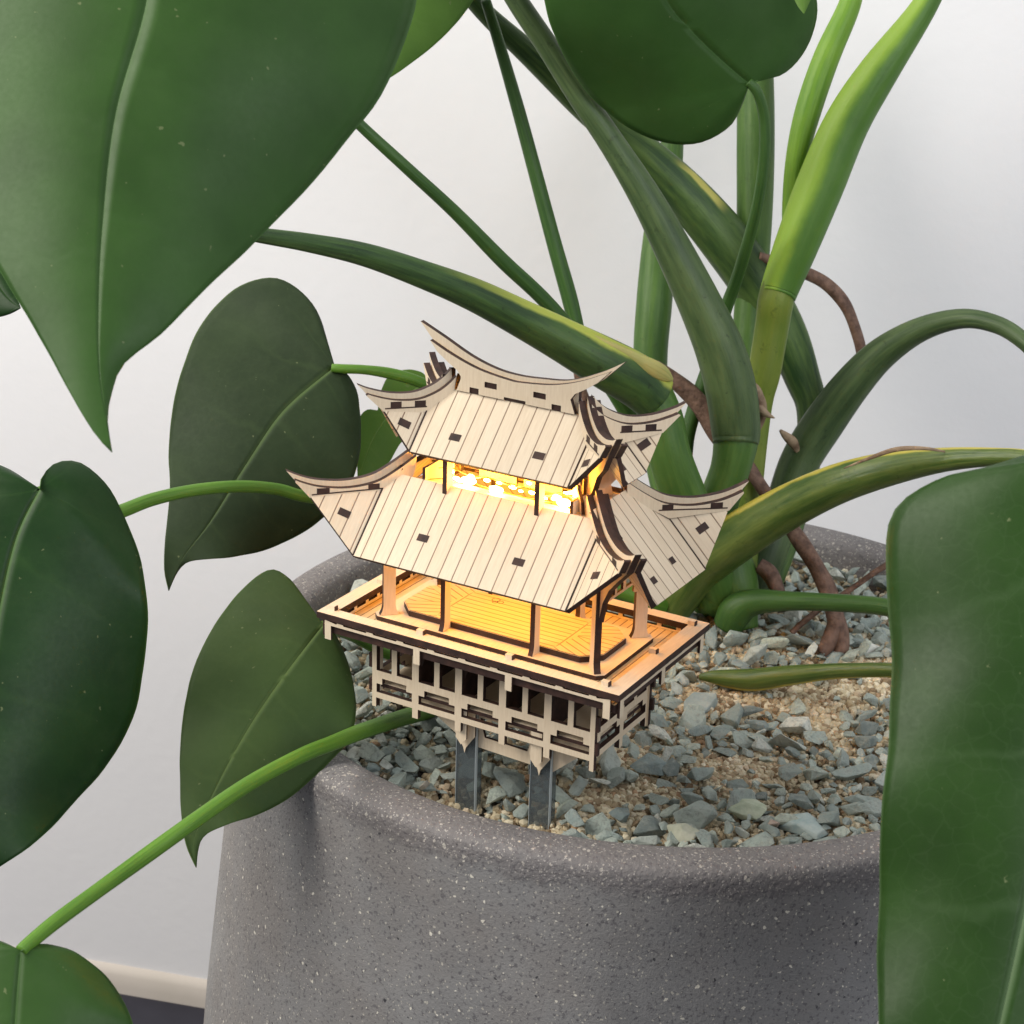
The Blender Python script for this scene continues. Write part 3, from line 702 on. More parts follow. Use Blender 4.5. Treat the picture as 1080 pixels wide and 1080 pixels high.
# floor, ring the posts stand on, platform
bm = newbm(); plate(bm, [(-5.80, -3.29), (5.80, -3.29), (5.80, 3.29), (-5.80, 3.29)], (0, 0, -0.47), X, Y, 0.28); part('deck_floor', bm, [FLOORW, BURNT])
def octo(x, y, c): return [(-x+c, -y), (x-c, -y), (x, -y+c), (x, y-c), (x-c, y), (-x+c, y), (-x, y-c), (-x, -y+c)]
def rrect(x, y, r, n=5):
    out = []
    for cx, cy, a0 in ((x-r, y-r, 0), (-x+r, y-r, 90), (-x+r, -y+r, 180), (x-r, -y+r, 270)):
        for k in range(n+1):
            a = math.radians(a0+90*k/n); out.append((cx+r*math.cos(a), cy+r*math.sin(a)))
    return out
bm = newbm(); plate(bm, octo(4.62, 2.02, 0.22), (0, 0, -0.30), X, Y, 0.165); part('post_plate', bm)
# platform: two layers, the boards of the top mitred at the ends
bm = newbm(); plate(bm, octo(4.05, 1.42, 0.60), (0, 0, -0.08), X, Y, 0.215); 
xm = 2.35
for sg in (-1, 1):
    pass
pz = -0.076
O8 = octo(3.84, 1.60, 0.75)
plate(bm, [(-xm, -1.40), (xm, -1.40), (xm, 1.40), (-xm, 1.40)], (0, 0, pz+0.02), X, Y, 0.02, mf=2, uvrot=math.pi/2)
for sg in (-1, 1):
    for (P, rot) in (([(xm, -1.40), (3.43, -1.40), (4.03, -0.80), (xm+0.25, 0)], math.radians(62)), ([(4.03, -0.80), (4.03, 0.80), (xm+0.25, 0)], math.radians(90)), ([(4.03, 0.80), (3.43, 1.40), (xm, 1.40), (xm+0.25, 0)], math.radians(118)), ([(xm, -1.4), (xm+0.25, 0), (xm, 1.4)], 0)):
        P = [(sg*x, y) for x, y in P]
        plate(bm, P, (0, 0, pz+0.02), X, Y, 0.02, mf=2, uvrot=rot*sg)
# small ring mark engraved in the floor
for (cx, cy, r) in ((-1.35, 1.08, 0.16), (-1.10, 0.98, 0.12), (-1.28, 0.88, 0.10)):
    ring = [(cx+r*math.cos(a*math.pi/8), cy+r*math.sin(a*math.pi/8)) for a in range(16)]; inn = [(cx+(r-.025)*math.cos(a*math.pi/8), cy+(r-.025)*math.sin(a*math.pi/8)) for a in range(16)]
    plate(bm, ring, (0, 0, pz+0.024), X, Y, 0.01, holes=[inn], mf=1)
part('platform', bm, [WOOD, BURNT, FLOORW])
# railing: cap ring (two layers), fascia boards, inner stubs, pegs
def ringplate(bm, X1, Y1, X0, Y0, z, t): plate(bm, [(-X1, -Y1), (X1, -Y1), (X1, Y1), (-X1, Y1)], (0, 0, z), X, Y, t, holes=[[(-X0, -Y0), (X0, -Y0), (X0, Y0), (-X0, Y0)]])
bm = newbm(); ringplate(bm, 6.0, 3.43, 5.42, 2.92, 0.0, 0.24); part('handrail', bm)
def fascia(o, U, hl, n, inward):
    us = [-hl]; 
    P = [(-hl, -0.50)]
    tabs = [(-hl+0.08, 0.16)]+[(-hl+0.16+(2*hl-0.32)*k/n, 0.13) for k in range(1, n)]+[(hl-0.08, 0.16)]
    lower = []
    for x, hw in tabs:
        lower += [(x-hw, -0.43), (x-hw, -0.98), (x+hw, -0.98), (x+hw, -0.43)]
    lower[0] = (-hl-0.02, -0.43); lower[1] = (-hl-0.02, -0.98); lower[-1] = (hl+0.02, -0.43); lower[-2] = (hl+0.02, -0.98)
    upper = [(hl+0.02, -0.25)]
    m = n*3
    for k in range(m, 0, -1):
        x = -hl+2*hl*(k-0.5)/m; upper += [(x+0.16, -0.33), (x+0.12, -0.28), (x-0.12, -0.28), (x-0.16, -0.33)]
    upper += [(-hl-0.02, -0.25)]
    bm = newbm(); plate(bm, lower+upper, o, U, Z, 0.10); part('fascia_board', bm)
fascia((0, -3.40, 0), X, 5.66, 3, 0); fascia((0, 3.40, 0), -X, 5.66, 3, 0)
fascia((5.93, 0, 0), Y, 3.14, 2, 0); fascia((-5.93, 0, 0), -Y, 3.14, 2, 0)
def stubs(o, U, hl, n):
    bm = newbm(); P = [(-hl, -0.46), (hl, -0.46), (hl, -0.38)]
    for k in range(n, 0, -1):
        x = -hl+2*hl*(k-0.5)/n; P += [(x+0.09, -0.38), (x+0.09, -0.26), (x-0.09, -0.26), (x-0.09, -0.38)]
    P += [(-hl, -0.38)]
    plate(bm, P, o, U, Z, 0.12); part('baluster_strip', bm)
stubs((0, 3.0, 0), X, 5.4, 14); stubs((0, -3.0, 0), -X, 5.4, 14); stubs((-5.46, 0, 0), Y, 2.9, 8); stubs((5.46, 0, 0), -Y, 2.9, 8)
for x, y in [(-5.60, -2.98), (-1.9, -2.98), (1.65, -2.98), (5.30, -2.98), (5.46, 0.15), (5.55, 2.98), (-5.50, -0.1), (-1.9, 2.98), (1.65, 2.98), (-5.6, 2.98)]:
    bm = newbm(); box(bm, (x-0.16, y-0.09, -0.02), (x+0.10, y+0.09, 0.16)); box(bm, (x+0.10, y-0.085, -0.02), (x+0.14, y+0.085, 0.155), 1); part('peg', bm)
# lattice skirt
def skirt(o, U, hl, n):
    bay = 2*hl/n; maj = [-hl+bay*k for k in range(n+1)]
    us = {-hl-0.05, hl+0.05}
    for mjr in maj:
        for h in (0.12, 0.14, 0.38): us |= {mjr-h, mjr+h}
    for k in range(n):
        c = maj[k]+bay/2; us |= {c-0.11, c+0.11}
    us = sorted(u for u in us if -hl-0.06 <= u <= hl+0.06)
    vs = [-3.82, -3.45, -3.22, -2.88, -2.64, -2.36, -0.73]
    def fl(u, row):
        dm = min(abs(u-q) for q in maj); dc = min(abs(u-(q+bay/2)) for q in maj[:-1])
        return {0: dm < 0.12, 1: True, 2: dm < 0.14, 3: dm < 0.38, 4: True, 5: dm < 0.14 or dc < 0.11}[row]
    fill = [[fl((a+b)/2, r) for a, b in zip(us, us[1:])] for r in range(6)]
    bm = newbm(); cells(bm, us, vs, fill, o, U, Z, 0.19); part('lattice_panel', bm)
skirt((0, -2.13, 0), X, 4.478, 5); skirt((0, 2.13, 0), -X, 4.478, 5)
skirt((4.46, 0, 0), Y, 1.96, 2); skirt((-4.46, 0, 0), -Y, 1.96, 2)
for sx in (-1, 1):      # interlocking corner teeth
    for sy in (-1, 1):
        bm = newbm()
        for z0, z1 in ((-1.35, -0.75), (-2.3, -1.75), (-3.2, -2.75)):
            box(bm, (sx*4.531+(0 if sx > 0 else -0.13), sy*2.06-0.075, z0), (sx*4.531+(0.13 if sx > 0 else 0), sy*2.06+0.075, z1), 1)
        part('corner_tooth', bm)
bm = newbm(); plate(bm, [(-4.3, -1.95), (4.3, -1.95), (4.3, 1.95), (-4.3, 1.95)], (0, 0, -2.92), X, Y, 0.14); part('base_shelf', bm)
for x in (-2.7, -0.9, 0.9, 2.7):
    bm = newbm(); plate(bm, [(-1.9, -2.9), (1.9, -2.9), (1.9, -2.2), (1.2, -1.4), (-1.2, -1.4), (-1.9, -2.2)], (x, 0, 0), Y, Z, 0.14, mf=1); part('cross_rib', bm)
# battery tray seen through the lattice, lighter
GLASS, nt, p = mat('clear_acrylic')
p.inputs['Base Color'].default_value = (0.16, 0.18, 0.19, 1); p.inputs['Roughness'].default_value = 0.16
tr = node(nt, 'ShaderNodeBsdfTransparent'); tr.inputs[0].default_value = (0.62, 0.67, 0.69, 1)
ms = node(nt, 'ShaderNodeMixShader'); ms.inputs[0].default_value = 0.62
L(nt, p.outputs[0], ms.inputs[1]); L(nt, tr.outputs[0], ms.inputs[2])
L(nt, ms.outputs[0], [n for n in nt.nodes if n.type == 'OUTPUT_MATERIAL'][0].inputs[0])
EDGEA = simple('acrylic_edge', (0.42, 0.47, 0.49), 0.25)
# legs: crossed clear acrylic strips with pointed wooden sockets
for (lx, ly) in LEGS:
    bm = newbm(); box(bm, (lx-0.39, ly-0.07, -8.4), (lx+0.39, ly+0.07, -3.1)); box(bm, (lx+0.30, ly+0.072, -8.4), (lx+0.39, ly+0.40, -3.1))
    for x_ in (lx-0.41, lx+0.392): box(bm, (x_, ly-0.072, -8.4), (x_+0.018, ly+0.072, -3.1), 1)
    lg = part('leg', bm, [GLASS, EDGEA])
    bm = newbm()
    V5 = [(-0.42, -3.06), (0.42, -3.06), (0.42, -4.10), (0.06, -4.62), (0.0, -4.85), (-0.06, -4.62), (-0.42, -4.10)]
    V6 = [(-0.22, -3.06), (0.22, -3.06), (0.22, -4.15), (0.0, -4.40), (-0.22, -4.15)]
    plate(bm, V5, (lx, ly-0.16, 0), X, Z, 0.08); plate(bm, V6, (lx, ly-0.42, 0), X, Z, 0.08)
    plate(bm, V5, (lx, ly+0.41, 0), X, Z, 0.08)
    box(bm, (lx-0.40, ly-0.15, -4.1), (lx-0.30, ly+0.32, -3.06), 1)
    part('leg_socket', bm)
bm = newbm()
for y in (-1.42, 1.5): plate(bm, [(-3.2, -3.06), (4.2, -3.06), (4.1, -3.4), (2.9, -4.45), (2.6, -4.72), (-1.1, -4.62), (-1.3, -4.4), (-2.9, -3.5)], (0, y, 0), X, Z, 0.12, holes=[[(-0.4, -3.45), (1.75, -3.45), (1.55, -4.22), (-0.2, -4.18)]])
part('cross_beam', bm)
# upper storey seen through the gap: attic ring, braces, scalloped brackets
bm = newbm(); plate(bm, [(-3.35, -1.42), (3.35, -1.42), (3.35, 1.42), (-3.35, 1.42)], (0, 0, 4.86), X, Y, 0.12, holes=[[(-2.6, -0.75), (2.6, -0.75), (2.6, 0.75), (-2.6, 0.75)]]); part('attic_plate', bm)
for sx in (-1, 1):
    for sy in (-1, 1):
        bm = newbm(); U = Vector((sx, sy, 0)).normalized()
        plate(bm, [(0, 4.9), (1.1, 4.9), (1.0, 5.3), (0.55, 5.55), (0.35, 6.1), (0, 6.5)], (sx*2.35, sy*0.35, 0), U, Z, 0.12); part('brace', bm)
        sc_ = [(-0.75, 4.88), (0.75, 4.88), (0.75, 5.25)]+[(0.6-0.3*k+(0.15 if j else 0), 5.55 if j else 5.40) for k in range(5) for j in (1, 0)]+[(-0.75, 5.25)]
        bm = newbm(); plate(bm, sc_, (sx*0.9, 0.55+sy*0.35, 0), X, Z, 0.11); part('scalloped_bracket', bm)
    bm = newbm(); plate(bm, [(-1.3, 4.88), (1.3, 4.88), (1.3, 5.35), (0.4, 5.35), (0.4, 6.6), (-0.4, 6.6), (-0.4, 5.35), (-1.3, 5.35)], (sx*2.9, 0, 0), Y, Z, 0.12); part('brace', bm)
bm = newbm(); plate(bm, [(-3.1, 5.95), (3.1, 5.95), (3.1, 6.3), (-3.1, 6.3)], (0, 1.4, 0), X, Z, 0.12); part('beam', bm)
bm = newbm(); plate(bm, [(-3.1, 5.98), (3.1, 5.98), (3.1, 6.5), (-3.1, 6.5)], (0, -1.25, 0), X, Z, 0.12); part('beam', bm)
for sx in (-1, 1):       # frieze under the side eaves
    us = [-1.3, -1.15, -0.7, -0.55, -0.1, 0.1, 0.55, 0.7, 1.15, 1.3]; vs = [2.05, 2.15, 2.42, 2.52, 2.85, 2.95]
    fill = [[(j in (0, 2, 4)) or i % 2 == 0 for i in range(9)] for j in range(5)]
    bm = newbm(); cells(bm, us, vs, fill, (sx*4.3, 0, 0), Y, Z, 0.1); part('frieze', bm)
# little hanging blocks under the front eave
for x in (0.0,):
    for sy in (-1, 1):
        bm = newbm(); box(bm, (x-0.12, sy*1.75-0.12, 2.2), (x+0.12, sy*1.75+0.12, 4.4)); 
        bm.free()
# fairy light: wire and bulbs
COPPER = simple('copper_wire', (0.75, 0.42, 0.18), 0.35); COPPER.node_tree.nodes['Principled BSDF'].inputs['Metallic'].default_value = 1
BULB, nt, p = mat('warm_led'); p.inputs['Base Color'].default_value = (1, 0.8, 0.4, 1); p.inputs['Emission Color'].default_value = (1, 0.58, 0.12, 1); p.inputs['Emission Strength'].default_value = 60
qr = random.Random(4)
led = [(-1.35, -0.98, 5.12), (-0.20, -1.08, 5.06), (2.40, -1.0, 5.12)]
led += [(qr.uniform(-2.6, 2.7), qr.uniform(-1.15, -0.2), qr.uniform(5.02, 5.35)) for _ in range(20)]
def wire(pts, r=0.02, ns=6):
    bm = newbm(); pp = [Vector(p) for p in cr(pts, 8)]; rings = []
    for i, c in enumerate(pp):
        t = (pp[min(i+1, len(pp)-1)]-pp[max(0, i-1)]).normalized(); a = t.orthogonal().normalized(); b = t.cross(a)
        rings.append([bm.verts.new(c+(a*math.cos(k*2*math.pi/ns)+b*math.sin(k*2*math.pi/ns))*r) for k in range(ns)])
    for i in range(len(rings)-1):
        for k in range(ns): bm.faces.new((rings[i][k], rings[i][(k+1) % ns], rings[i+1][(k+1) % ns], rings[i+1][k]))
    return bm
W = part('light_wire', wire([(-2.6, -0.9, 5.3), (-2.0, -1.1, 5.5), (-1.2, -0.9, 5.25), (-0.5, -1.1, 5.45), (0.3, -0.8, 5.2), (0.9, -1.1, 5.4), (1.7, -0.9, 5.2), (2.3, -1.1, 5.5), (2.8, -0.5, 5.1), (1.5, 0.3, 5.3), (0, 0.2, 5.2), (-2.4, 0.4, 5.3), (-2.9, 0.4, 4.6), (-2.0, -0.3, 4.95)]+[led[0], (-0.7, -0.9, 4.98), led[1], (0.4, -0.9, 4.95), (1.2, -1.0, 5.0), (1.9, -0.8, 4.96), led[2], (2.5, 0.2, 4.98), (1.5, 0.6, 5.0), (0.3, 0.4, 5.0), (-2.0, 0.5, 4.9)]), [COPPER])
for k, p3 in enumerate(led):
    bm = newbm(); bmesh.ops.create_icosphere(bm, subdivisions=2, radius=0.17 if k < 3 else qr.uniform(0.05, 0.085))
    for v in bm.verts: v.co = Vector((v.co.x*1.7, v.co.y, v.co.z*0.8))*(1+0.25*noise.noise(v.co*20+Vector(p3)))+Vector(p3)
    link('bulb', bm, [BULB], W, smooth=True)
def lamp(name, loc, power, rad=0.25, col=(1, 0.46, 0.045)):
    l = bpy.data.lights.new(name, 'POINT'); l.energy = power; l.color = col; l.shadow_soft_size = rad*S
    o = bpy.data.objects.new(name, l); COL.objects.link(o); o.location = Vector(loc)*S
lamp('led_glow', (-1.3, -0.75, 5.35), 0.026, 0.3, (1, 0.42, 0.03)); lamp('led_glow', (0.4, -0.6, 5.4), 0.026, 0.3, (1, 0.42, 0.03)); lamp('led_glow', (2.3, -0.8, 5.4), 0.026, 0.3, (1, 0.42, 0.03))
for x_ in (-2.2, 0, 2.2): lamp('led_glow', (x_, 0.05, 3.1), 0.022, 0.35, (1, 0.45, 0.025))

# ------------------------------------------------------------------ the plant
pb = at(775, 650, 85)
plant = thing('philodendron', (pb.x, pb.y, -6.4), 'tall green climbing plant with heart-shaped leaves and thick stalks rooted in the grey pot', 'house plant')
GD = leaf_mat('leaf_deep_green', (0.010, 0.034, 0.009), (0.018, 0.056, 0.013), (0.10, 0.21, 0.045), rough=0.45, trans=0.15, mid=0.012, vstr=0.6)
GF = leaf_mat('leaf_front_green', (0.030, 0.074, 0.016), (0.043, 0.105, 0.022), (0.12, 0.23, 0.08), rough=0.42, trans=0.18, vstr=0.28, mid=0.006)
GB = leaf_mat('leaf_dull_green', (0.018, 0.032, 0.013), (0.026, 0.045, 0.017), (0.10, 0.16, 0.05), rough=0.65, trans=0.10, vstr=0.8, mid=0.02)
GL = leaf_mat('leaf_light_green', (0.10, 0.20, 0.035), (0.14, 0.26, 0.05), (0.25, 0.38, 0.12), rough=0.5, trans=0.45)
GM = leaf_mat('leaf_mid_green', (0.034, 0.064, 0.017), (0.052, 0.090, 0.024), (0.14, 0.21, 0.06), rough=0.6, trans=0.15, vstr=0.7)
GR = leaf_mat('leaf_right_green', (0.018, 0.047, 0.009), (0.027, 0.069, 0.013), (0.12, 0.19, 0.09), rough=0.40, trans=0.12, vstr=1.6, nveins=7, mid=0.02)
def mkleaf(mat_, label, *a, **k):
    bm = leaf(*a, **k); o = link('leaf', bm, mat_, plant, smooth=True)
    md = o.modifiers.new('thickness', 'SOLIDIFY'); md.thickness = 0.03*S; md.offset = 0
    if label: o['label'] = label
    return o
# 1 big leaf upper left
mkleaf(GF, 'large pointed leaf hanging nearest the viewer', (165, -120), [(110, -165), (20, -175), (-70, -110), (-105, 0), (-85, 120), (-45, 215), (0, 286), (12, 306), (42, 356), (75, 415), (100, 458)], (118, 477),
       [(195, -178), (270, -205), (370, -170), (430, -90), (441, -25), (432, 28), (414, 76), (396, 110), (368, 145), (330, 192), (262, 262), (228, 294), (180, 343), (143, 373), (127, 390), (119, 410), (113, 440)],
       [(155, 0), (122, 120), (108, 240), (104, 330), (106, 400)], 57, 52, tilt=1.5, curl=6, wave=0.4, fold=-0.8)
# 2 light leaf behind it
mkleaf(GL, 'pale yellow-green leaf behind the large one', (430, -150), [(370, -170), (320, -90), (330, 0), (360, 50)], (402, 88), [(500, -160), (530, -80), (510, -20), (488, 16), (462, 44), (432, 68)], [(420, -60), (408, 20)], 80, 76, curl=4)
# 3 dark leaf behind the roof
mkleaf(GB, None, (353, 387), [(344, 365), (340, 342), (329, 320), (312, 303), (287, 293), (258, 299), (231, 319), (208, 350), (194, 384), (184, 420), (178, 470), (179, 520), (174, 572), (173, 600)], (178, 623),
       [(366, 394), (376, 412), (380, 440), (380, 474), (371, 508), (352, 535), (322, 560), (280, 580), (240, 588), (205, 591), (189, 600)],
       [(300, 432), (262, 486), (222, 550), (192, 590)], 79, 75, tilt=-2, curl=3, wave=0.8, fold=-1.5)
mkleaf(GL, None, (452, 402), [(445, 393), (428, 390), (410, 397), (400, 418), (398, 434), (388, 432), (379, 442), (377, 470)], (377, 506), [(462, 420), (450, 450), (424, 466), (410, 488), (392, 502)], [(425, 420), (395, 460)], 83, 81, curl=1)
# 5 large dark leaf left edge
mkleaf(GD, None, (42, 516), [(30, 512), (12, 496), (-25, 488), (-70, 520), (-110, 600), (-135, 700), (-130, 800), (-105, 880)], (-75, 975),
       [(44, 503), (55, 490), (70, 486), (88, 490), (106, 504), (121, 525), (136, 556), (148, 592), (156, 640), (155, 675), (151, 708), (146, 738), (134, 772), (110, 810), (80, 845), (45, 882), (12, 906), (-30, 935)],
       [(18, 565), (0, 640), (-20, 760), (-50, 880)], 67, 63, tilt=2, curl=5, wave=1.2, fold=-3.5)
# 6 mid left leaf in front of the pot
mkleaf(GM, None, (341, 659), [(333, 655), (326, 641), (316, 624), (302, 608), (284, 601), (260, 617), (236, 645), (215, 680), (202, 712), (194, 750), (190, 790), (190, 830), (192, 868), (197, 893)], (207, 915),
       [(350, 664), (360, 682), (371, 712), (375, 745), (371, 775), (354, 797), (330, 821), (300, 845), (270, 860), (238, 870), (216, 882), (209, 896)],
       [(300, 712), (262, 768), (228, 830), (205, 885)], 72.0, 67.3, tilt=-2, curl=2.5, wave=0.6, fold=-1.5)
# 7 bottom left leaf
mkleaf(GF, None, (22, 1003), [(12, 998), (0, 993), (-30, 990), (-75, 1020), (-100, 1090), (-90, 1180), (-40, 1260)], (20, 1340),
       [(32, 998), (50, 996), (74, 1002), (98, 1017), (120, 1040), (134, 1064), (143, 1095), (142, 1150), (115, 1230), (60, 1300)],
       [(17, 1060), (12, 1150), (12, 1250)], 57, 53, tilt=1, curl=4, wave=0.8, fold=-2.5)
# 8 big right foreground leaf
mkleaf(GR, 'large leaf at the right edge with its left margin folded back', (1200, 470), [(1130, 468), (1080, 480), (1030, 495), (992, 505), (957, 524), (940, 545), (935, 575), (937, 640), (940, 705), (937, 780), (931, 850), (928, 910), (926, 970), (925, 1040), (928, 1120), (940, 1220)], (985, 1340),
       [(1260, 480), (1330, 560), (1370, 700), (1360, 860), (1300, 1020), (1200, 1180), (1080, 1290)],
       [(1160, 620), (1110, 820), (1070, 1010), (1030, 1180)], 53, 50, tilt=0, curl=9, wave=0.8, fold=-2)
# 9 top centre leaf
mkleaf(GF, None, (790, 88), [(783, 110), (770, 132), (748, 147), (722, 152), (690, 147), (657, 131), (626, 105), (602, 72), (584, 36), (574, 0), (565, -60), (560, -140)], (590, -260),
       [(803, 84), (824, 79), (845, 60), (858, 32), (861, 0), (850, -60), (800, -140), (700, -220)],
       [(764, 66), (728, 31), (700, -5), (650, -110)], 77, 70, tilt=-1, curl=4, wave=0.6, fold=-2)
# 10 sliver at the left edge
mkleaf(GD, None, (-60, 200), [(-110, 240), (-90, 310), (-40, 335), (0, 334)], (22, 325), [(-10, 220), (5, 275), (14, 305)], [(-20, 270), (5, 310)], 66, 64, curl=2)
mkleaf(GL, None, (850, -60), [(835, -40), (836, -10), (840, 4)], (848, 15), [(862, -40), (858, -10), (852, 6)], [(848, -20), (848, 0)], 66, 65, curl=1)

green = (0.050, 0.110, 0.030); dgreen = (0.022, 0.055, 0.022); lgreen = (0.16, 0.29, 0.035)
SM1 = stem_mat('stalk_lit_side', (0.060, 0.145, 0.020), (0.085, 0.185, 0.028), stripe=(0.21, 0.34, 0.035), sc_u=0.40, sw=0.17)  # stripe paints the lit left side of the stalk into its colour
SM1b = stem_mat('stalk_new', (0.17, 0.31, 0.025), (0.11, 0.235, 0.022))
SM2 = stem_mat('stalk_grey_green', (0.034, 0.064, 0.022), (0.078, 0.120, 0.044), spots=0.5, streak=0.75)
SM3 = stem_mat('stalk_streaked', (0.022, 0.056, 0.016), (0.085, 0.145, 0.035), stripe=(0.42, 0.38, 0.10), sc_u=0.08, sw=0.05, streak=0.8, sv=(12.3, 13.6, 14.8, 15.8), spots=0.3)
SM4 = stem_mat('stalk_green', (0.045, 0.110, 0.018), (0.085, 0.165, 0.032), streak=0.7, spots=0.25)
SMN = stem_mat('stalk_olive_joint', (0.11, 0.17, 0.02), (0.17, 0.21, 0.03), streak=0.5, spots=0.4)
SM6 = stem_mat('stalk_yellow_edged', (0.020, 0.050, 0.016), (0.055, 0.112, 0.026), stripe=(0.36, 0.40, 0.07), sc_u=0.07, sw=0.085, streak=0.8, sv=(9.0, 15.0), spots=0.6)
SM7 = stem_mat('stalk_thin', (0.026, 0.072, 0.013), (0.050, 0.115, 0.022), streak=0.7)
SM10 = stem_mat('stalk_olive', (0.042, 0.082, 0.014), (0.115, 0.155, 0.035), stripe=(0.42, 0.36, 0.06), sc_u=0.47, sw=0.07, streak=0.8, spots=0.35, rough=0.36)
SML = stem_mat('stalk_light', (0.060, 0.155, 0.014), (0.100, 0.215, 0.022), streak=0.7)
def stem(name, m, pts, **k):
    lab = k.pop('label', None)
    o = link(name, tube(pts, **k), m, plant, smooth=True)
    if lab: o['label'] = lab
    return o
# S5, S4 far uprights
stem('stalk', SM4, [(796, -10, 86, 16), (797, 80, 87, 19), (797, 150, 87, 20), (796, 220, 87, 19), (793, 290, 87, 17), (785, 400, 87, 15), (778, 560, 86.5, 15), (775, 650, 86, 14)])
stem('stalk', SM4, [(712, 60, 90, 8), (709, 150, 89, 12), (702, 200, 89, 16), (695, 260, 88.5, 18), (690, 320, 88, 19), (686, 380, 88, 18), (690, 450, 88, 17), (715, 560, 87, 16), (750, 650, 86, 14)])
# S3 thick streaked stalk
stem('stalk', SM3, [(475, -30, 83, 9), (510, 12, 83, 10), (562, 60, 84, 13), (622, 118, 85, 15), (677, 160, 85.5, 19), (724, 206, 86, 24), (768, 258, 86.5, 27), (800, 304, 87, 26), (828, 352, 87.5, 23), (846, 398, 88, 19), (856, 432, 88, 16), (852, 480, 88, 15), (830, 560, 87, 16), (800, 640, 86, 15)], groove=0.12, gu=0.17)
# S1 bright sheath and its inner shoot
stem('stalk', SM1b, [(905, -30, 82.5, 10), (895, 8, 82.5, 12), (872, 60, 82.5, 14), (853, 115, 82.7, 14), (841, 165, 83, 12), (836, 215, 83.4, 11), (834, 262, 83.6, 9)])
stem('stalk', SM1, [(1000, -45, 80, 12), (974, 8, 80.5, 14), (927, 75, 81, 21), (893, 130, 81.5, 24), (865, 195, 82, 25.5), (841, 256, 82.5, 23.5), (824, 300, 83, 20.5), (820, 312, 83, 19.5)], groove=0.06, gu=0.45, label='bright green sheathed stalk rising to the upper right')
stem('stalk', SMN, [(822, 300, 83.05, 18), (818, 318, 83.1, 19), (814, 345, 83.5, 18), (806, 392, 84, 17.5), (796, 430, 84.5, 18), (786, 520, 85, 18), (778, 640, 85, 18)])
# S2 grey green stalk in front
stem('stalk', SM2, [(520, -40, 77, 10), (548, 5, 77.5, 11.5), (577, 48, 78, 12), (608, 96, 78.5, 13), (646, 152, 79, 14), (682, 210, 79.5, 17), (710, 263, 80, 20), (737, 318, 80.5, 23), (759, 368, 81, 26), (771, 412, 81.5, 27), (776, 452, 82, 26), (776, 468, 82, 24)], groove=0.08, gu=0.33, label='grey-green stalk crossing in front of the others')
stem('stalk', SM4, [(776, 448, 82.1, 22), (776, 466, 82.2, 23.5), (770, 495, 82.4, 21), (758, 530, 82.8, 21), (750, 575, 83.5, 22), (755, 640, 84.5, 20)])
# S6 long stalk to the left
stem('stalk', SM6, [(240, 240, 66, 7), (268, 247, 67, 8), (325, 256, 69, 10), (386, 269, 71, 12.5), (450, 291, 73, 15), (500, 311, 74.5, 17.5), (548, 335, 76, 20), (592, 358, 77, 23), (640, 384, 78, 27), (672, 402, 79, 28), (690, 418, 79.5, 26)], groove=0.07, gu=0.15, label='long yellow-edged stalk reaching left above the model')
stem('stalk', SM4, [(680, 400, 79.9, 22), (697, 440, 80.2, 23), (706, 480, 80.5, 23), (722, 525, 81.5, 24), (742, 575, 83, 24), (765, 640, 84.5, 20)])
# thin stalks
stem('stalk', SM7, [(340, 90, 74, 5.5), (378, 130, 75, 6), (430, 178, 76, 6.5), (480, 224, 77.5, 7), (530, 275, 79, 8), (582, 325, 80.5, 8), (640, 400, 82, 9), (700, 500, 83.5, 9)])
stem('stalk', SM7, [(512, 0, 80, 5.5), (524, 38, 81, 6), (545, 110, 81.5, 7), (564, 180, 82, 7.5), (584, 255, 82.5, 8), (600, 312, 83, 8.5), (608, 345, 83.3, 8)])
stem('aerial_root', ROOTM, [(606, 340, 83.3, 6), (609, 370, 83.5, 5), (612, 405, 84, 4.5), (640, 470, 84.5, 4)])
# stalk of the top centre leaf
stem('stalk', SM7, [(789, 86, 77, 5), (799, 98, 77.2, 5.5), (806, 125, 77.8, 6), (806, 165, 78.5, 6), (800, 210, 79.5, 6), (789, 255, 81, 6.5), (776, 297, 82.5, 6.5), (764, 330, 83.5, 7), (748, 385, 84, 7.5), (733, 430, 84.3, 8), (723, 475, 84.5, 8), (722, 560, 84.8, 9), (745, 640, 85, 9)])
# S9 arching stalk right
stem('stalk', SM2, [(1120, 410, 78, 8), (1098, 380, 78.5, 8.5), (1080, 360, 79, 9), (1053, 343, 80, 9.5), (1016, 336, 81, 10.5), (972, 347, 82.5, 13), (931, 372, 84, 17), (899, 405, 85, 20), (868, 447, 86, 22), (843, 488, 86.5, 21), (826, 535, 86.5, 20), (805, 590, 86, 22), (785, 640, 85.5, 22)], groove=0.08, gu=0.36, label='arching grey-green stalk at the right')
# S10 olive sheath to the right
stem('stalk', SM10, [(1150, 500, 70, 8), (1090, 484, 71.5, 8.5), (1046, 482, 72.5, 10), (995, 485, 74, 13), (940, 494, 76, 18), (890, 508, 77.5, 21), (848, 526, 79, 23), (806, 549, 80.5, 25), (768, 574, 82, 26), (735, 602, 83.5, 25), (700, 650, 85, 22)], groove=0.16, gu=0.33, label='olive stalk with a dry yellow edge reaching right')
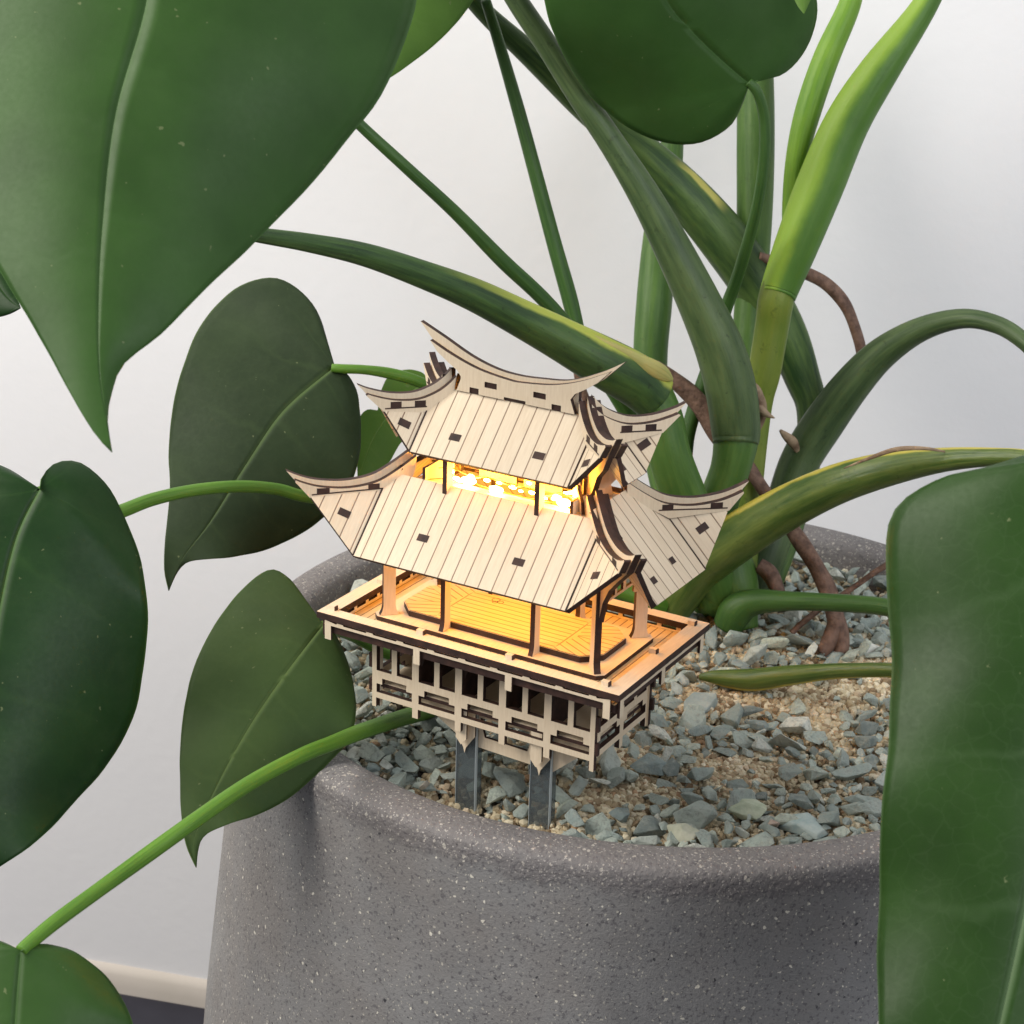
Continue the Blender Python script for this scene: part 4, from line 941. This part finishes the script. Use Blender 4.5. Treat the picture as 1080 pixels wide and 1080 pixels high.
# base
stem('stalk', SM4, [(750, 520, 84.8, 16), (760, 560, 84.5, 20), (768, 590, 84.3, 25), (774, 615, 84.3, 26), (778, 640, 84.3, 22), (784, 665, 84.2, 16)], bumpy=0.06)
stem('stalk', SM7, [(768, 660, 83.4, 16), (777, 644, 83, 18), (796, 635, 82.4, 14), (830, 634, 81, 10.5), (866, 635, 79.5, 9.5), (902, 637, 78, 9.5), (938, 641, 76.5, 9.5), (1000, 655, 74, 9)], label='low green stalk lying over the stones to the right')
stem('stalk', SM10, [(738, 714, 79.4, 3), (752, 714, 79.2, 7), (770, 716, 79, 10), (795, 717, 78.6, 12), (828, 713, 78, 11), (866, 709, 77.4, 9), (903, 707, 76.6, 8), (942, 707, 75.8, 8), (1000, 712, 74, 8)], groove=0.05, gu=0.36)
# stalks of the left leaves
stem('stalk', SML, [(350, 388, 78.8, 4.5), (362, 389, 78.8, 5), (385, 390, 79, 5), (412, 394, 79.5, 6), (440, 402, 80, 6), (480, 420, 81, 6), (600, 480, 83, 7)])
stem('stalk', SML, [(40, 518, 67.1, 6), (58, 530, 67.8, 7), (88, 545, 69, 7.5), (122, 541, 70, 7.5), (160, 527, 71, 7), (205, 517, 72, 6.5), (252, 513, 73, 6.5), (292, 516, 74, 6.5), (318, 523, 74.5, 6.5), (360, 530, 76, 7), (480, 560, 80, 8), (700, 640, 84, 10)])
stem('stalk', SML, [(22, 1003, 57, 7), (32, 994, 57.3, 7.5), (60, 971, 58.3, 8), (105, 938, 60, 8), (152, 904, 61.8, 8.5), (205, 866, 63.2, 8.5), (262, 827, 65, 8.2), (318, 797, 66.9, 8.2), (350, 784, 68.2, 8.2), (380, 772, 70.4, 8.6), (425, 757, 74.2, 8.8), (470, 745, 77.5, 9)], label='long bright stalk rising from the bottom left leaf into the pot')
stem('stalk', SML, [(341, 659, 72.1, 4.5), (352, 664, 73.6, 5), (372, 672, 76.3, 5), (410, 690, 77.5, 6), (470, 710, 78.5, 6)])
# aerial roots
stem('aerial_root', ROOTM, [(690, 385, 84, 6), (707, 398, 84, 8), (730, 417, 84, 10), (745, 436, 84, 10.5), (760, 462, 84, 10), (790, 495, 84, 8), (806, 518, 83.8, 7), (822, 541, 83.5, 7.5), (838, 562, 83.2, 8.5), (856, 588, 82.8, 9), (871, 618, 82.5, 9.5), (881, 650, 82.3, 9.5), (886, 678, 82.2, 10), (884, 700, 82, 8)], bumpy=0.18)
stem('aerial_root', ROOTM, [(800, 270, 86, 5), (825, 280, 86.3, 6.5), (848, 287, 86.5, 7), (872, 300, 86.6, 7), (891, 321, 86.7, 6.5), (902, 347, 86.8, 6), (909, 376, 86.9, 5.5), (905, 410, 87, 5)], bumpy=0.12)
stem('aerial_root', ROOTM, [(800, 596, 84, 8), (812, 605, 83.9, 9), (820, 622, 83.8, 8), (826, 645, 83.6, 6)], bumpy=0.15)
stem('aerial_root', ROOTM, [(945, 590, 82, 3.5), (922, 604, 82.2, 3.2), (898, 621, 82.4, 3), (868, 640, 82.6, 3), (845, 658, 82.8, 3), (835, 668, 82.8, 3)], bumpy=0.2)
stem('aerial_root', ROOTM, [(884, 655, 82.2, 9), (874, 676, 82, 9), (865, 690, 81.8, 6)], bumpy=0.25)
# dry sheath tips at the joints
stem('dry_sheath', HUSK, [(786, 398, 82.2, 1), (797, 412, 82.6, 6), (803, 432, 83, 7), (798, 455, 83.2, 3)], bumpy=0.3)
stem('dry_sheath', HUSK, [(800, 430, 82.6, 5), (809, 437, 82.4, 3.5), (817, 441, 82.3, 0.6)], bumpy=0.2)
stem('dry_sheath', HUSK, [(823, 454, 85, 1.5), (829, 460, 85.2, 4.5), (836, 467, 85.5, 5), (842, 478, 85.8, 2)], bumpy=0.3)
stem('dry_sheath', stem_mat('dry_yellow', (0.40, 0.36, 0.12), (0.28, 0.30, 0.09)), [(590, 340, 76.6, 1.5), (636, 361, 77.1, 4), (668, 377, 77.7, 6.5), (688, 388, 78.1, 9), (700, 395, 78.5, 8), (709, 401, 78.8, 2)], flat=0.55)
stem('dry_sheath', HUSK, [(1000, 477, 73.6, 0.7), (975, 473, 73.4, 2), (945, 474, 74, 2.6), (915, 484, 75.2, 1.8), (890, 494, 76, 0.6)], flat=0.5)
